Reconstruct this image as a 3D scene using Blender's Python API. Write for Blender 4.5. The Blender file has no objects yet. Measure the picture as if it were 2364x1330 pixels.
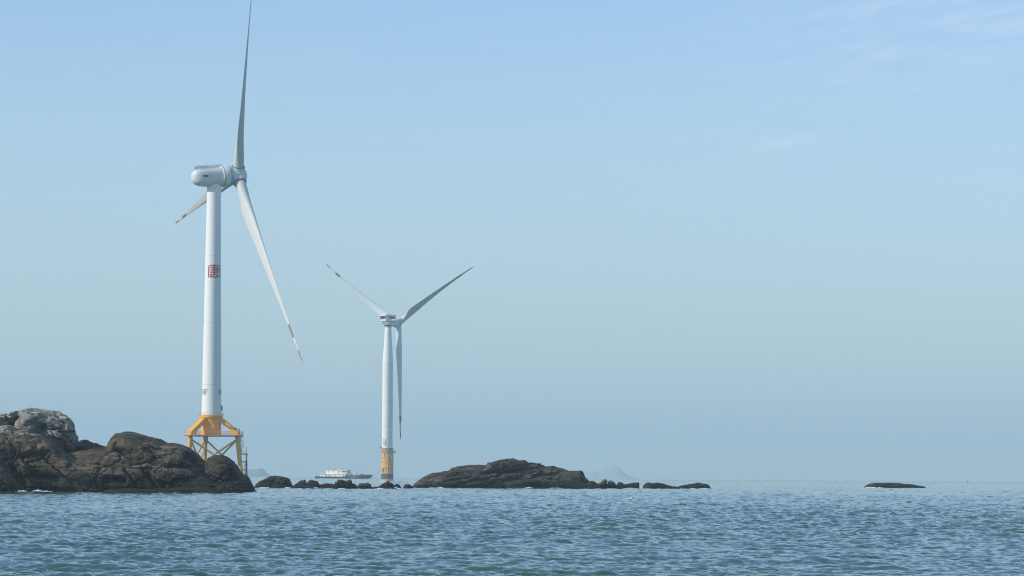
import bpy, math, random
import numpy as np
from math import radians, sin, cos, pi, sqrt, atan2
from mathutils import Vector, Matrix

random.seed(7)
C = bpy.context.scene.collection
SC = bpy.context.scene

# ------------------------------------------------------------------ camera
CAM_H = 2.2
FPX = 7400.0                      # focal length in photo pixels (photo is 2364 x 1330)
EARTH = 6.371e6
PITCH = math.atan(433.5 / FPX)
ROLL = radians(0.348)
cam_d = bpy.data.cameras.new('camera')
cam_d.sensor_width = 36.0
cam_d.lens = 36.0 * FPX / 2364.0
cam_d.clip_start = 0.5
cam_d.clip_end = 60000.0
cam = bpy.data.objects.new('camera', cam_d)
C.objects.link(cam)
CAM_M = Matrix.Rotation(pi / 2 + PITCH, 4, 'X') @ Matrix.Rotation(ROLL, 4, 'Z')
cam.matrix_world = Matrix.Translation((0, 0, CAM_H)) @ CAM_M
SC.camera = cam
CAM_R = CAM_M.to_3x3()


def at(px, py, d):
    """World point seen at photo pixel (px, py) at ground distance d (along +Y)."""
    v = CAM_R @ Vector(((px - 1182.0) / FPX, (665.0 - py) / FPX, -1.0))
    k = d / v.y
    return Vector((v.x * k, d, CAM_H + v.z * k))


def drop(x, y):
    return -(x * x + y * y) / (2 * EARTH)


# ------------------------------------------------------------------ sky, sun, exposure
SUN_EL = 30.0
SUN_AZ = radians(250.0)           # clockwise from +Y: to the left and a little behind the camera
sun_dir = Vector((sin(SUN_AZ) * cos(radians(SUN_EL)), cos(SUN_AZ) * cos(radians(SUN_EL)), sin(radians(SUN_EL))))
sun_d = bpy.data.lights.new('sun', 'SUN')
sun_d.energy = 3.9
sun_d.angle = radians(0.6)
sun_d.color = (1.0, 0.93, 0.82)
sun = bpy.data.objects.new('sun', sun_d)
C.objects.link(sun)
sun.rotation_euler = sun_dir.to_track_quat('Z', 'Y').to_euler()
sun.location = (0, 0, 400)

W = bpy.data.worlds.new('World')
SC.world = W
W.use_nodes = True
wn, wl = W.node_tree.nodes, W.node_tree.links
wn.clear()
w_out = wn.new('ShaderNodeOutputWorld')
w_bg = wn.new('ShaderNodeBackground')
w_sky = wn.new('ShaderNodeTexSky')
w_sky.sky_type = 'NISHITA'
w_sky.sun_disc = False
w_sky.sun_elevation = radians(SUN_EL)
w_sky.sun_rotation = SUN_AZ
w_sky.air_density = 1.0
w_sky.dust_density = 0.0
w_sky.ozone_density = 3.0
w_bg.inputs['Strength'].default_value = 0.145


def wmath(op, a, b=None):
    n = wn.new('ShaderNodeMath')
    n.operation = op
    for i, v in enumerate((a, b)):
        if v is None:
            continue
        if isinstance(v, (int, float)):
            n.inputs[i].default_value = v
        else:
            wl.new(v, n.inputs[i])
    return n.outputs[0]


# thin cirrus wisps, placed by direction in the sky
tc = wn.new('ShaderNodeTexCoord')
sep = wn.new('ShaderNodeSeparateXYZ')
wl.new(tc.outputs['Generated'], sep.inputs[0])
az = wmath('ARCTAN2', sep.outputs[0], sep.outputs[1])
el = wmath('ARCSINE', sep.outputs[2])
vec = wn.new('ShaderNodeCombineXYZ')
wl.new(wmath('MULTIPLY', wmath('ADD', az, wmath('MULTIPLY', el, -1.2)), 55.0), vec.inputs[0])
wl.new(wmath('MULTIPLY', wmath('ADD', el, wmath('MULTIPLY', az, -0.12)), 260.0), vec.inputs[1])
nz = wn.new('ShaderNodeTexNoise')
nz.inputs['Scale'].default_value = 1.0
nz.inputs['Detail'].default_value = 5.0
nz.inputs['Roughness'].default_value = 0.55
wl.new(vec.outputs[0], nz.inputs['Vector'])
nzr = wn.new('ShaderNodeMapRange')
nzr.inputs['From Min'].default_value = 0.36
nzr.inputs['From Max'].default_value = 0.72
wl.new(nz.outputs[0], nzr.inputs['Value'])
mask = None
for (cx, cy, sx, sy, amp) in ((1810, 335, 80, 15, 0.12), (2300, 0, 230, 75, 0.15), (1890, 32, 130, 22, 0.05),
                              (2150, 150, 170, 40, 0.06), (690, 135, 80, 18, 0.08), (2050, 90, 420, 160, 0.06)):
    p = at(cx, cy, 1000.0) - Vector((0, 0, CAM_H))
    a0, e0 = atan2(p.x, p.y), math.asin(p.z / p.length)
    da = wmath('MULTIPLY', wmath('SUBTRACT', az, a0), FPX / sx)
    de = wmath('MULTIPLY', wmath('SUBTRACT', el, e0), FPX / sy)
    de = wmath('ADD', de, wmath('MULTIPLY', da, -0.12 * sx / sy))
    r2 = wmath('ADD', wmath('MULTIPLY', da, da), wmath('MULTIPLY', de, de))
    g = wmath('MULTIPLY', wmath('POWER', 2.718, wmath('MULTIPLY', r2, -0.5)), amp)
    mask = g if mask is None else wmath('ADD', mask, g)
fac = wmath('MULTIPLY', mask, nzr.outputs[0])
mix = wn.new('ShaderNodeMixRGB')
wl.new(fac, mix.inputs['Fac'])
tint = wn.new('ShaderNodeMixRGB')
tint.blend_type = 'MULTIPLY'
tint.inputs['Fac'].default_value = 1.0
tint.inputs['Color2'].default_value = (0.93, 0.985, 1.085, 1)
wl.new(w_sky.outputs[0], tint.inputs['Color1'])
# milky air low over the sea
low = wn.new('ShaderNodeMapRange')
low.interpolation_type = 'SMOOTHSTEP'
low.inputs['From Min'].default_value = radians(11.0)
low.inputs['From Max'].default_value = radians(0.0)
low.inputs['To Min'].default_value = 0.0
low.inputs['To Max'].default_value = 0.85
wl.new(el, low.inputs['Value'])
milk = wn.new('ShaderNodeMixRGB')
wl.new(low.outputs[0], milk.inputs['Fac'])
wl.new(tint.outputs[0], milk.inputs['Color1'])
milk.inputs['Color2'].default_value = (3.12, 4.15, 4.85, 1)
# thin veil of high haze overhead
high = wn.new('ShaderNodeMapRange')
high.interpolation_type = 'SMOOTHSTEP'
high.inputs['From Min'].default_value = radians(9.0)
high.inputs['From Max'].default_value = radians(45.0)
high.inputs['To Min'].default_value = 0.0
high.inputs['To Max'].default_value = 0.55
wl.new(el, high.inputs['Value'])
veil = wn.new('ShaderNodeMixRGB')
wl.new(high.outputs[0], veil.inputs['Fac'])
wl.new(milk.outputs[0], veil.inputs['Color1'])
veil.inputs['Color2'].default_value = (3.0, 4.05, 4.5, 1)
wl.new(veil.outputs[0], mix.inputs['Color1'])
mix.inputs['Color2'].default_value = (7.5, 7.0, 6.9, 1)
wl.new(mix.outputs[0], w_bg.inputs['Color'])
wl.new(w_bg.outputs[0], w_out.inputs['Surface'])

SC.view_settings.view_transform = 'Standard'
SC.view_settings.look = 'None'
SC.view_settings.gamma = 1.0
SC.view_settings.exposure = 0.0
SC.cycles.volume_bounces = 1
SC.cycles.use_denoising = True
SC.cycles.use_adaptive_sampling = False
SC.cycles.filter_width = 1.1


# ------------------------------------------------------------------ tagging helpers
def tag(o, label=None, cat=None, group=None, kind=None):
    if label: o['label'] = label
    if cat: o['category'] = cat
    if group: o['group'] = group
    if kind: o['kind'] = kind
    return o


def thing(name, loc, label, cat, group=None):
    o = bpy.data.objects.new(name, None)
    o.empty_display_size = 1.0
    C.objects.link(o)
    o.location = loc
    return tag(o, label, cat, group)


class MB:
    """Collects shapes and links them as one mesh object."""
    def __init__(self):
        self.v, self.f, self.m = [], [], []

    def add(self, vs, fs, mi=0):
        b = len(self.v)
        self.v += [tuple(p) for p in vs]
        self.f += [tuple(b + i for i in f) for f in fs]
        self.m += [mi] * len(fs)
        return self

    def box(self, c, s, rot=None, mi=0, bev=0.0):
        hx, hy, hz = s[0] / 2, s[1] / 2, s[2] / 2
        P = [Vector((x * hx, y * hy, z * hz)) for z in (-1, 1) for y in (-1, 1) for x in (-1, 1)]
        if rot is not None:
            P = [rot @ p for p in P]
        P = [p + Vector(c) for p in P]
        return self.add(P, [(0, 2, 3, 1), (4, 5, 7, 6), (0, 1, 5, 4), (2, 6, 7, 3), (0, 4, 6, 2), (1, 3, 7, 5)], mi)

    def tube(self, pts, r, n=10, caps=True, mi=0):
        """Round tube through points; r is a number or a list."""
        pts = [Vector(p) for p in pts]
        rs = r if isinstance(r, (list, tuple)) else [r] * len(pts)
        vs, fs = [], []
        prev = None
        for i, p in enumerate(pts):
            d = (pts[min(i + 1, len(pts) - 1)] - pts[max(i - 1, 0)]).normalized()
            if prev is None:
                a = Vector((1, 0, 0)) if abs(d.x) < 0.8 else Vector((0, 1, 0))
                u = d.cross(a).normalized()
            else:
                u = (prev - d * prev.dot(d)).normalized()
            prev = u
            w = d.cross(u)
            for k in range(n):
                a = 2 * pi * k / n
                vs.append(p + (u * cos(a) + w * sin(a)) * rs[i])
        for i in range(len(pts) - 1):
            for k in range(n):
                a, b = i * n + k, i * n + (k + 1) % n
                fs.append((a, b, b + n, a + n))
        if caps:
            fs.append(tuple(range(n - 1, -1, -1)))
            fs.append(tuple(range((len(pts) - 1) * n, len(pts) * n)))
        return self.add(vs, fs, mi)

    def lathe(self, prof, n=48, o=(0, 0, 0), M=None, mi=0, caps=True):
        """prof = [(r, z)...] round the local z axis."""
        vs, fs = [], []
        o = Vector(o)
        for (r, z) in prof:
            for k in range(n):
                a = 2 * pi * k / n
                p = Vector((r * cos(a), r * sin(a), z))
                vs.append((M @ p if M is not None else p) + o)
        for i in range(len(prof) - 1):
            for k in range(n):
                a, b = i * n + k, i * n + (k + 1) % n
                fs.append((a, b, b + n, a + n))
        if caps:
            fs.append(tuple(range(n - 1, -1, -1)))
            fs.append(tuple(range((len(prof) - 1) * n, len(prof) * n)))
        return self.add(vs, fs, mi)

    def prism(self, poly, y0, y1, M=None, mi=0):
        """poly in local (x, z) run from y0 to y1."""
        n = len(poly)
        vs = [Vector((x, y0, z)) for x, z in poly] + [Vector((x, y1, z)) for x, z in poly]
        if M is not None:
            vs = [M @ p for p in vs]
        fs = [tuple(range(n)), tuple(range(2 * n - 1, n - 1, -1))]
        for k in range(n):
            a, b = k, (k + 1) % n
            fs.append((a, a + n, b + n, b))
        return self.add(vs, fs, mi)

    def build(self, name, mats, parent=None, smooth=0.6, fix=True):
        me = bpy.data.meshes.new(name)
        me.from_pydata(self.v, [], self.f)
        for m in (mats if isinstance(mats, (list, tuple)) else [mats]):
            me.materials.append(m)
        me.polygons.foreach_set('material_index', self.m)
        if fix:
            import bmesh
            bm = bmesh.new()
            bm.from_mesh(me)
            bmesh.ops.recalc_face_normals(bm, faces=bm.faces)
            bm.to_mesh(me)
            bm.free()
        if smooth:
            me.shade_smooth() if hasattr(me, 'shade_smooth') else None
            try:
                me.set_sharp_from_angle(angle=smooth)
            except Exception:
                pass
        o = bpy.data.objects.new(name, me)
        C.objects.link(o)
        if parent is not None:
            o.parent = parent
        return o


# ------------------------------------------------------------------ materials
def new_mat(name):
    m = bpy.data.materials.new(name)
    m.use_nodes = True
    nt = m.node_tree
    return m, nt.nodes, nt.links, nt.nodes['Principled BSDF']


def paint(name, col, rough=0.45, var=0.06, streak=0.0, streak_col=(0.2, 0.15, 0.1), scale=0.6, spec=0.4):
    m, n, l, b = new_mat(name)
    b.inputs['Roughness'].default_value = rough
    b.inputs['Specular IOR Level'].default_value = spec
    tcn = n.new('ShaderNodeTexCoord')
    nz = n.new('ShaderNodeTexNoise')
    nz.inputs['Scale'].default_value = scale
    nz.inputs['Detail'].default_value = 6
    l.new(tcn.outputs['Object'], nz.inputs['Vector'])
    mx = n.new('ShaderNodeMixRGB')
    mx.inputs['Color1'].default_value = (*[c * (1 - var) for c in col], 1)
    mx.inputs['Color2'].default_value = (*[min(1, c * (1 + var)) for c in col], 1)
    l.new(nz.outputs[0], mx.inputs['Fac'])
    out = mx.outputs[0]
    if streak:
        mp = n.new('ShaderNodeMapping')
        mp.inputs['Scale'].default_value = (1.6, 1.6, 0.12)
        l.new(tcn.outputs['Object'], mp.inputs['Vector'])
        n2 = n.new('ShaderNodeTexNoise')
        n2.inputs['Scale'].default_value = 1.0
        n2.inputs['Detail'].default_value = 7
        l.new(mp.outputs[0], n2.inputs['Vector'])
        mr = n.new('ShaderNodeMapRange')
        mr.inputs['From Min'].default_value = 0.5
        mr.inputs['From Max'].default_value = 0.8
        mr.inputs['To Max'].default_value = streak
        l.new(n2.outputs[0], mr.inputs['Value'])
        m2 = n.new('ShaderNodeMixRGB')
        l.new(mr.outputs[0], m2.inputs['Fac'])
        l.new(out, m2.inputs['Color1'])
        m2.inputs['Color2'].default_value = (*streak_col, 1)
        out = m2.outputs[0]
    l.new(out, b.inputs['Base Color'])
    return m


M_white = paint('tower_white', (0.80, 0.81, 0.79), 0.42, 0.03, 0.10, (0.45, 0.44, 0.40))
M_white2 = paint('tower_cream', (0.83, 0.82, 0.77), 0.45, 0.03, 0.10, (0.5, 0.47, 0.40))
M_grey = paint('nacelle_grey', (0.64, 0.68, 0.67), 0.4, 0.05, 0.12, (0.3, 0.3, 0.28))
M_blade = paint('blade_grey', (0.57, 0.58, 0.55), 0.55, 0.05, 0.10, (0.38, 0.36, 0.32), scale=0.25)
M_blade2 = paint('blade_pale', (0.68, 0.71, 0.72), 0.38, 0.05)
M_seam = paint('seam_grey', (0.55, 0.57, 0.57), 0.5)
M_joint = paint('joint_grey', (0.16, 0.18, 0.19), 0.5)
M_dark = paint('dark_grey', (0.06, 0.075, 0.08), 0.5)
M_red = paint('red_paint', (0.26, 0.135, 0.12), 0.5, 0.1)
M_dullred = paint('dull_red_paint', (0.20, 0.10, 0.10), 0.5, 0.1)
M_logo = paint('logo_red', (0.46, 0.004, 0.016), 0.5, 0.08)
M_text = paint('number_red_brown', (0.34, 0.12, 0.10), 0.6)
M_textgrey = paint('letter_grey', (0.09, 0.09, 0.09), 0.6)
M_yellow = paint('signal_yellow', (0.82, 0.38, 0.015), 0.45, 0.08, 0.22, (0.48, 0.20, 0.02), scale=0.9)
M_yellow2 = paint('weathered_yellow', (0.78, 0.40, 0.07), 0.5, 0.10, 0.35, (0.40, 0.22, 0.08), scale=0.9)
M_brace = paint('dusty_yellow', (0.80, 0.43, 0.07), 0.5, 0.1, 0.3, (0.36, 0.20, 0.09))
M_deckedge = paint('rusty_deck', (0.42, 0.20, 0.07), 0.6, 0.2)
M_steel = paint('galvanised_grey', (0.22, 0.25, 0.26), 0.45, 0.1)
M_navy = paint('tidal_dark', (0.035, 0.06, 0.075), 0.5, 0.2, 0.4, (0.10, 0.11, 0.10))
M_maroon = paint('maroon_band', (0.085, 0.03, 0.035), 0.45)
M_hull = paint('hull_navy', (0.045, 0.022, 0.030), 0.45, 0.2, 0.3, (0.16, 0.06, 0.045), scale=0.5)
M_hullred = paint('hull_rust', (0.16, 0.05, 0.045), 0.55, 0.3)
M_house = paint('house_white', (0.92, 0.86, 0.72), 0.45, 0.03, 0.08, (0.5, 0.36, 0.22))
M_glass = paint('window_dark', (0.05, 0.09, 0.11), 0.12, 0.1)
M_rubber = paint('rubber_black', (0.02, 0.02, 0.022), 0.75)
M_rope = paint('rope_tan', (0.25, 0.22, 0.17), 0.8)
M_orange = paint('raft_orange', (0.6, 0.16, 0.03), 0.5)


# ------------------------------------------------------------------ vectorised noise
def _hash(ix, iy, iz, seed):
    h = (ix.astype(np.uint32) * np.uint32(374761393) + iy.astype(np.uint32) * np.uint32(668265263)
         + iz.astype(np.uint32) * np.uint32(2246822519) + np.uint32(seed * 3266489917 & 0xffffffff))
    h = (h ^ (h >> np.uint32(13))) * np.uint32(1274126177)
    h = (h ^ (h >> np.uint32(16))) * np.uint32(2654435761)
    return h ^ (h >> np.uint32(15))


def perlin(P, seed=0):
    """Gradient noise about in [-1, 1] at points P (n, 3)."""
    Pi = np.floor(P)
    f = (P - Pi).astype(np.float32)
    I = Pi.astype(np.int64)
    u = f * f * f * (f * (f * 6 - 15) + 10)
    res = 0
    for dx in (0, 1):
        for dy in (0, 1):
            for dz in (0, 1):
                h = _hash(I[:, 0] + dx, I[:, 1] + dy, I[:, 2] + dz, seed)
                gx = ((h & np.uint32(1023)).astype(np.float32) / 511.5 - 1)
                gy = (((h >> np.uint32(10)) & np.uint32(1023)).astype(np.float32) / 511.5 - 1)
                gz = (((h >> np.uint32(20)) & np.uint32(1023)).astype(np.float32) / 511.5 - 1)
                d = gx * (f[:, 0] - dx) + gy * (f[:, 1] - dy) + gz * (f[:, 2] - dz)
                w = (u[:, 0] if dx else 1 - u[:, 0]) * (u[:, 1] if dy else 1 - u[:, 1]) * (u[:, 2] if dz else 1 - u[:, 2])
                res = res + w * d
    return res * 1.2


def fbm(P, oct=4, seed=0, gain=0.5, lac=2.03):
    a, s, out = 1.0, 1.0, 0
    for k in range(oct):
        out = out + a * perlin(P * s + 17.3 * k, seed + k)
        a *= gain
        s *= lac
    return out


def ridge(P, oct=3, seed=0, gain=0.5):
    a, s, out, t = 1.0, 1.0, 0, 0
    for k in range(oct):
        out = out + a * (1 - np.abs(perlin(P * s + 31.7 * k, seed + k)) * 1.6)
        t += a
        a *= gain
        s *= 2.1
    return out / t


def billow(P, oct=3, seed=0, gain=0.5):
    a, s, out, t = 1.0, 1.0, 0, 0
    for k in range(oct):
        out = out + a * np.abs(perlin(P * s + 31.7 * k, seed + k)) * 1.6
        t += a
        a *= gain
        s *= 2.1
    return out / t


def worley(P, seed=0):
    """Distances to the nearest two cell points and a random number per cell."""
    I = np.floor(P).astype(np.int64)
    f1 = np.full(len(P), 9.0)
    f2 = np.full(len(P), 9.0)
    rn = np.zeros(len(P))
    tl = np.zeros(len(P))
    for dx in (-1, 0, 1):
        for dy in (-1, 0, 1):
            for dz in (-1, 0, 1):
                c = I + np.array([dx, dy, dz])
                h = _hash(c[:, 0], c[:, 1], c[:, 2], seed)
                q = c + np.stack([(h & np.uint32(1023)) / 1023.0, ((h >> np.uint32(10)) & np.uint32(1023)) / 1023.0, ((h >> np.uint32(20)) & np.uint32(1023)) / 1023.0], 1)
                d = np.sqrt(((q - P) ** 2).sum(1))
                near = d < f1
                f2 = np.where(near, f1, np.minimum(f2, d))
                rn = np.where(near, ((h * np.uint32(2654435761)) >> np.uint32(8)) / float(1 << 24), rn)
                a = ((h >> np.uint32(5)) & np.uint32(255)) * (2 * pi / 255)
                tl = np.where(near, (P[:, 0] - q[:, 0]) * np.cos(a) + (P[:, 2] - q[:, 2]) * np.sin(a), tl)
                f1 = np.where(near, d, f1)
    return f1, f2, rn, tl


# ------------------------------------------------------------------ sea
def ocean_tile(N, L, seed, lam_p, std, spread, lam_min, wind=0.0):
    rng = np.random.default_rng(seed)
    k1 = np.fft.fftfreq(N, d=L / N) * 2 * pi
    kx, ky = np.meshgrid(k1, k1, indexing='xy')
    k = np.sqrt(kx * kx + ky * ky)
    k[0, 0] = 1
    kp = 2 * pi / lam_p
    th = np.arctan2(kx, ky) - wind
    D = np.maximum(0, np.cos(th)) ** spread + 0.06
    S = k ** -3.7 * np.exp(-1.25 * (kp / k) ** 2) * D * np.exp(-(k * lam_min / (2 * pi)) ** 2)
    S[0, 0] = 0
    H = np.sqrt(S) * (rng.standard_normal((N, N)) + 1j * rng.standard_normal((N, N)))
    h = np.fft.ifft2(H)
    s = std / h.real.std()
    dx = np.fft.ifft2(-1j * kx / k * H)
    dy = np.fft.ifft2(-1j * ky / k * H)
    return (h.real * s).astype(np.float32), (dx.real * s).astype(np.float32), (dy.real * s).astype(np.float32), L


def sample(tile, X, Y):
    h, dx, dy, L = tile
    N = h.shape[0]
    fx = (X / L * N) % N
    fy = (Y / L * N) % N
    ix = np.floor(fx).astype(np.int32)
    iy = np.floor(fy).astype(np.int32)
    tx = (fx - ix).astype(np.float32)
    ty = (fy - iy).astype(np.float32)
    ix %= N
    iy %= N
    jx, jy = (ix + 1) % N, (iy + 1) % N
    return [a[iy, ix] * (1 - tx) * (1 - ty) + a[iy, jx] * tx * (1 - ty) + a[jy, ix] * (1 - tx) * ty + a[jy, jx] * tx * ty
            for a in (h, dx, dy)]


def build_sea():
    rad = [0.5, 6.0]
    while rad[-1] < 12500:
        d = rad[-1]
        if d < 48:
            st = 0.9
        elif d < 75:
            st = 0.13
        elif d < 1200:
            st = d * 0.0019
        else:
            st = d * 0.007
        rad.append(d + st)
    rad = np.array(rad)
    dense = np.linspace(-radians(21), radians(21), 1220)
    coarse = np.linspace(radians(21), 2 * pi - radians(21), 72)[1:-1]
    ang = np.concatenate([dense, coarse])
    nr, na = len(rad), len(ang)
    R, A = np.meshgrid(rad, ang, indexing='ij')
    X = (R * np.sin(A)).ravel()
    Y = (R * np.cos(A)).ravel()
    t1 = ocean_tile(1024, 71.0, 3, 1.25, 0.026, 1.5, 0.10, 0.25)
    t2 = ocean_tile(1024, 37.0, 11, 0.5, 0.0105, 0.9, 0.06, -0.45)
    t4 = ocean_tile(512, 133.0, 21, 4.2, 0.032, 1.8, 0.7, -0.1)
    t3 = ocean_tile(256, 331.0, 5, 11.0, 0.030, 3.0, 3.0, 0.1)
    Z = drop(X, Y)
    DX = np.zeros_like(X)
    DY = np.zeros_like(X)
    # gustier and calmer patches
    P = np.stack([X * 0.022, Y * 0.010, np.zeros_like(X)], 1)
    gust = np.clip(1.0 + 0.5 * fbm(P, 4, 77), 0.6, 1.5)
    far = np.clip(1.15 - R.ravel() / 4000.0, 0.5, 1.0)
    for t, rot, ch in ((t1, 0.0, 1.5), (t2, 0.37, 1.2), (t4, 0.15, 0.8), (t3, -0.2, 0.5)):
        c, s = cos(rot), sin(rot)
        h, dx, dy = sample(t, X * c + Y * s, -X * s + Y * c)
        g = far * (gust if ch > 0.6 else 1.0)
        Z = Z + h * g
        DX = DX + (dx * c - dy * s) * ch * g
        DY = DY + (dx * s + dy * c) * ch * g
    co = np.stack([X + DX, Y + DY, Z], 1)
    i = np.arange(nr - 1)[:, None] * na + np.arange(na)[None, :]
    j = np.arange(nr - 1)[:, None] * na + (np.arange(na)[None, :] + 1) % na
    q = np.stack([i, j, j + na, i + na], -1).reshape(-1, 4)[:, ::-1]
    me = bpy.data.meshes.new('sea')
    me.vertices.add(len(co))
    me.vertices.foreach_set('co', co.astype(np.float32).ravel())
    me.loops.add(q.size)
    me.loops.foreach_set('vertex_index', q.astype(np.int32).ravel())
    me.polygons.add(len(q))
    me.polygons.foreach_set('loop_start', np.arange(0, q.size, 4, dtype=np.int32))
    me.update(calc_edges=True)
    me.shade_smooth()
    m, n, l, b = new_mat('sea_water')
    b.inputs['IOR'].default_value = 1.333
    b.inputs['Roughness'].default_value = 0.06
    geo = n.new('ShaderNodeNewGeometry')
    mp = n.new('ShaderNodeMapping')
    mp.inputs['Scale'].default_value = (0.05, 0.02, 0.02)
    l.new(geo.outputs['Position'], mp.inputs['Vector'])
    nz = n.new('ShaderNodeTexNoise')
    nz.inputs['Scale'].default_value = 1.0
    nz.inputs['Detail'].default_value = 4
    l.new(mp.outputs[0], nz.inputs['Vector'])
    cr = n.new('ShaderNodeValToRGB')
    cr.color_ramp.elements[0].position = 0.35
    cr.color_ramp.elements[0].color = (0.010, 0.062, 0.052, 1)
    cr.color_ramp.elements[1].position = 0.65
    cr.color_ramp.elements[1].color = (0.028, 0.078, 0.044, 1)
    l.new(nz.outputs[0], cr.inputs['Fac'])
    l.new(cr.outputs[0], b.inputs['Base Color'])
    mp2 = n.new('ShaderNodeMapping')
    mp2.inputs['Scale'].default_value = (6.0, 8.0, 1.0)
    mp2.inputs['Rotation'].default_value = (0, 0, 0.2)
    l.new(geo.outputs['Position'], mp2.inputs['Vector'])
    n2 = n.new('ShaderNodeTexNoise')
    n2.inputs['Scale'].default_value = 1.0
    n2.inputs['Detail'].default_value = 3
    n2.inputs['Distortion'].default_value = 0.4
    l.new(mp2.outputs[0], n2.inputs['Vector'])
    bp = n.new('ShaderNodeBump')
    bp.inputs['Strength'].default_value = 0.22
    bp.inputs['Distance'].default_value = 0.03
    l.new(n2.outputs[0], bp.inputs['Height'])
    l.new(bp.outputs[0], b.inputs['Normal'])
    me.materials.append(m)
    o = bpy.data.objects.new('sea', me)
    C.objects.link(o)
    tag(o, kind='structure')


build_sea()


# ------------------------------------------------------------------ rocks
def rock_mat(name, dark, mid, light, wet_z=1.3, lightness=0.5, strata=(0.0, 1.0)):
    """Layered granite: dark wet algae zone near the water, brown and grey above."""
    m, n, l, b = new_mat(name)
    b.inputs['Roughness'].default_value = 0.85
    b.inputs['Specular IOR Level'].default_value = 0.25
    geo = n.new('ShaderNodeNewGeometry')

    def noise(scale3, detail=6, rough=0.6, rot=(0, 0, 0)):
        mp = n.new('ShaderNodeMapping')
        mp.inputs['Scale'].default_value = scale3
        mp.inputs['Rotation'].default_value = rot
        l.new(geo.outputs['Position'], mp.inputs['Vector'])
        t = n.new('ShaderNodeTexNoise')
        t.inputs['Scale'].default_value = 1.0
        t.inputs['Detail'].default_value = detail
        t.inputs['Roughness'].default_value = rough
        l.new(mp.outputs[0], t.inputs['Vector'])
        return t.outputs[0]

    big = noise((0.35, 0.35, 0.55), 5, 0.6, (0, strata[0], 0))
    lay = noise((0.35, 0.35, 2.6), 6, 0.65, (0, strata[0], 0))
    fine = noise((5, 5, 7), 5, 0.7)
    cr = n.new('ShaderNodeValToRGB')
    e = cr.color_ramp.elements
    e[0].position, e[0].color = 0.36, (*dark, 1)
    e[1].position, e[1].color = 0.66, (*light, 1)
    k = e.new(0.5)
    k.color = (*mid, 1)

    def mth(op, a, c):
        q = n.new('ShaderNodeMath')
        q.operation = op
        for i, v in enumerate((a, c)):
            if isinstance(v, (int, float)):
                q.inputs[i].default_value = v
            else:
                l.new(v, q.inputs[i])
        return q.outputs[0]
    v = mth('ADD', mth('MULTIPLY', big, 0.5), mth('MULTIPLY', lay, 0.35))
    v = mth('ADD', v, mth('MULTIPLY', fine, 0.12))
    v = mth('ADD', v, lightness - 0.485)
    l.new(v, cr.inputs['Fac'])
    # wet, algae-dark tide zone with a ragged upper edge
    sepn = n.new('ShaderNodeSeparateXYZ')
    l.new(geo.outputs['Position'], sepn.inputs[0])
    wz = mth('ADD', sepn.outputs[2], mth('MULTIPLY', noise((0.5, 0.5, 0.9), 6, 0.65), -2.6))
    mr = n.new('ShaderNodeMapRange')
    mr.inputs['From Min'].default_value = wet_z - 1.3 - 0.45
    mr.inputs['From Max'].default_value = wet_z - 1.3 + 0.45
    mr.inputs['To Min'].default_value = 0.85
    mr.inputs['To Max'].default_value = 0.0
    l.new(wz, mr.inputs['Value'])
    mx = n.new('ShaderNodeMixRGB')
    l.new(mr.outputs[0], mx.inputs['Fac'])
    l.new(cr.outputs[0], mx.inputs['Color1'])
    mx.inputs['Color2'].default_value = (0.012, 0.012, 0.011, 1)
    l.new(mx.outputs[0], b.inputs['Base Color'])
    # hairline joints, crack shade and dirt painted in: ridged noise along the bedding
    def shaded_crack(scale3, width, rot):
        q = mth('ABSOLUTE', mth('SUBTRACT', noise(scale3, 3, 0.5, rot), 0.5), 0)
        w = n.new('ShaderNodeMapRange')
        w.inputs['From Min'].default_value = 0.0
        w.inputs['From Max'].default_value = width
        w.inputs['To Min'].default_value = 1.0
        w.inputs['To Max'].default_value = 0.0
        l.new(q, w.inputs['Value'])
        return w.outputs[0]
    v1 = shaded_crack((0.22, 0.25, 0.7), 0.012, (0, strata[0] + 0.15, 0))
    v2 = shaded_crack((0.5, 0.4, 0.28), 0.010, (0, strata[0] - 0.6, 0))
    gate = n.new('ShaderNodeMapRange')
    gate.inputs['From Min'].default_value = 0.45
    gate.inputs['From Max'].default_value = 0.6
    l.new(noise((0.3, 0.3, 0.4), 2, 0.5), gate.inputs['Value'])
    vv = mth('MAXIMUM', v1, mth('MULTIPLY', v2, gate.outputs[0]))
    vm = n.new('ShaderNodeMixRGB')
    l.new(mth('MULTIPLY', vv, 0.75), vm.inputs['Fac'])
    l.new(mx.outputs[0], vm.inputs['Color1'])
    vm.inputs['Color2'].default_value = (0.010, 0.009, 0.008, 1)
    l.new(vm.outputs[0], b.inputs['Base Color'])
    bp = n.new('ShaderNodeBump')
    bp.inputs['Strength'].default_value = 0.9
    bp.inputs['Distance'].default_value = 0.18
    hh = mth('ADD', mth('MULTIPLY', lay, 0.6), mth('MULTIPLY', fine, 0.22))
    hh = mth('SUBTRACT', hh, mth('MULTIPLY', vv, 0.8))
    l.new(hh, bp.inputs['Height'])
    l.new(bp.outputs[0], b.inputs['Normal'])
    return m


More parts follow.
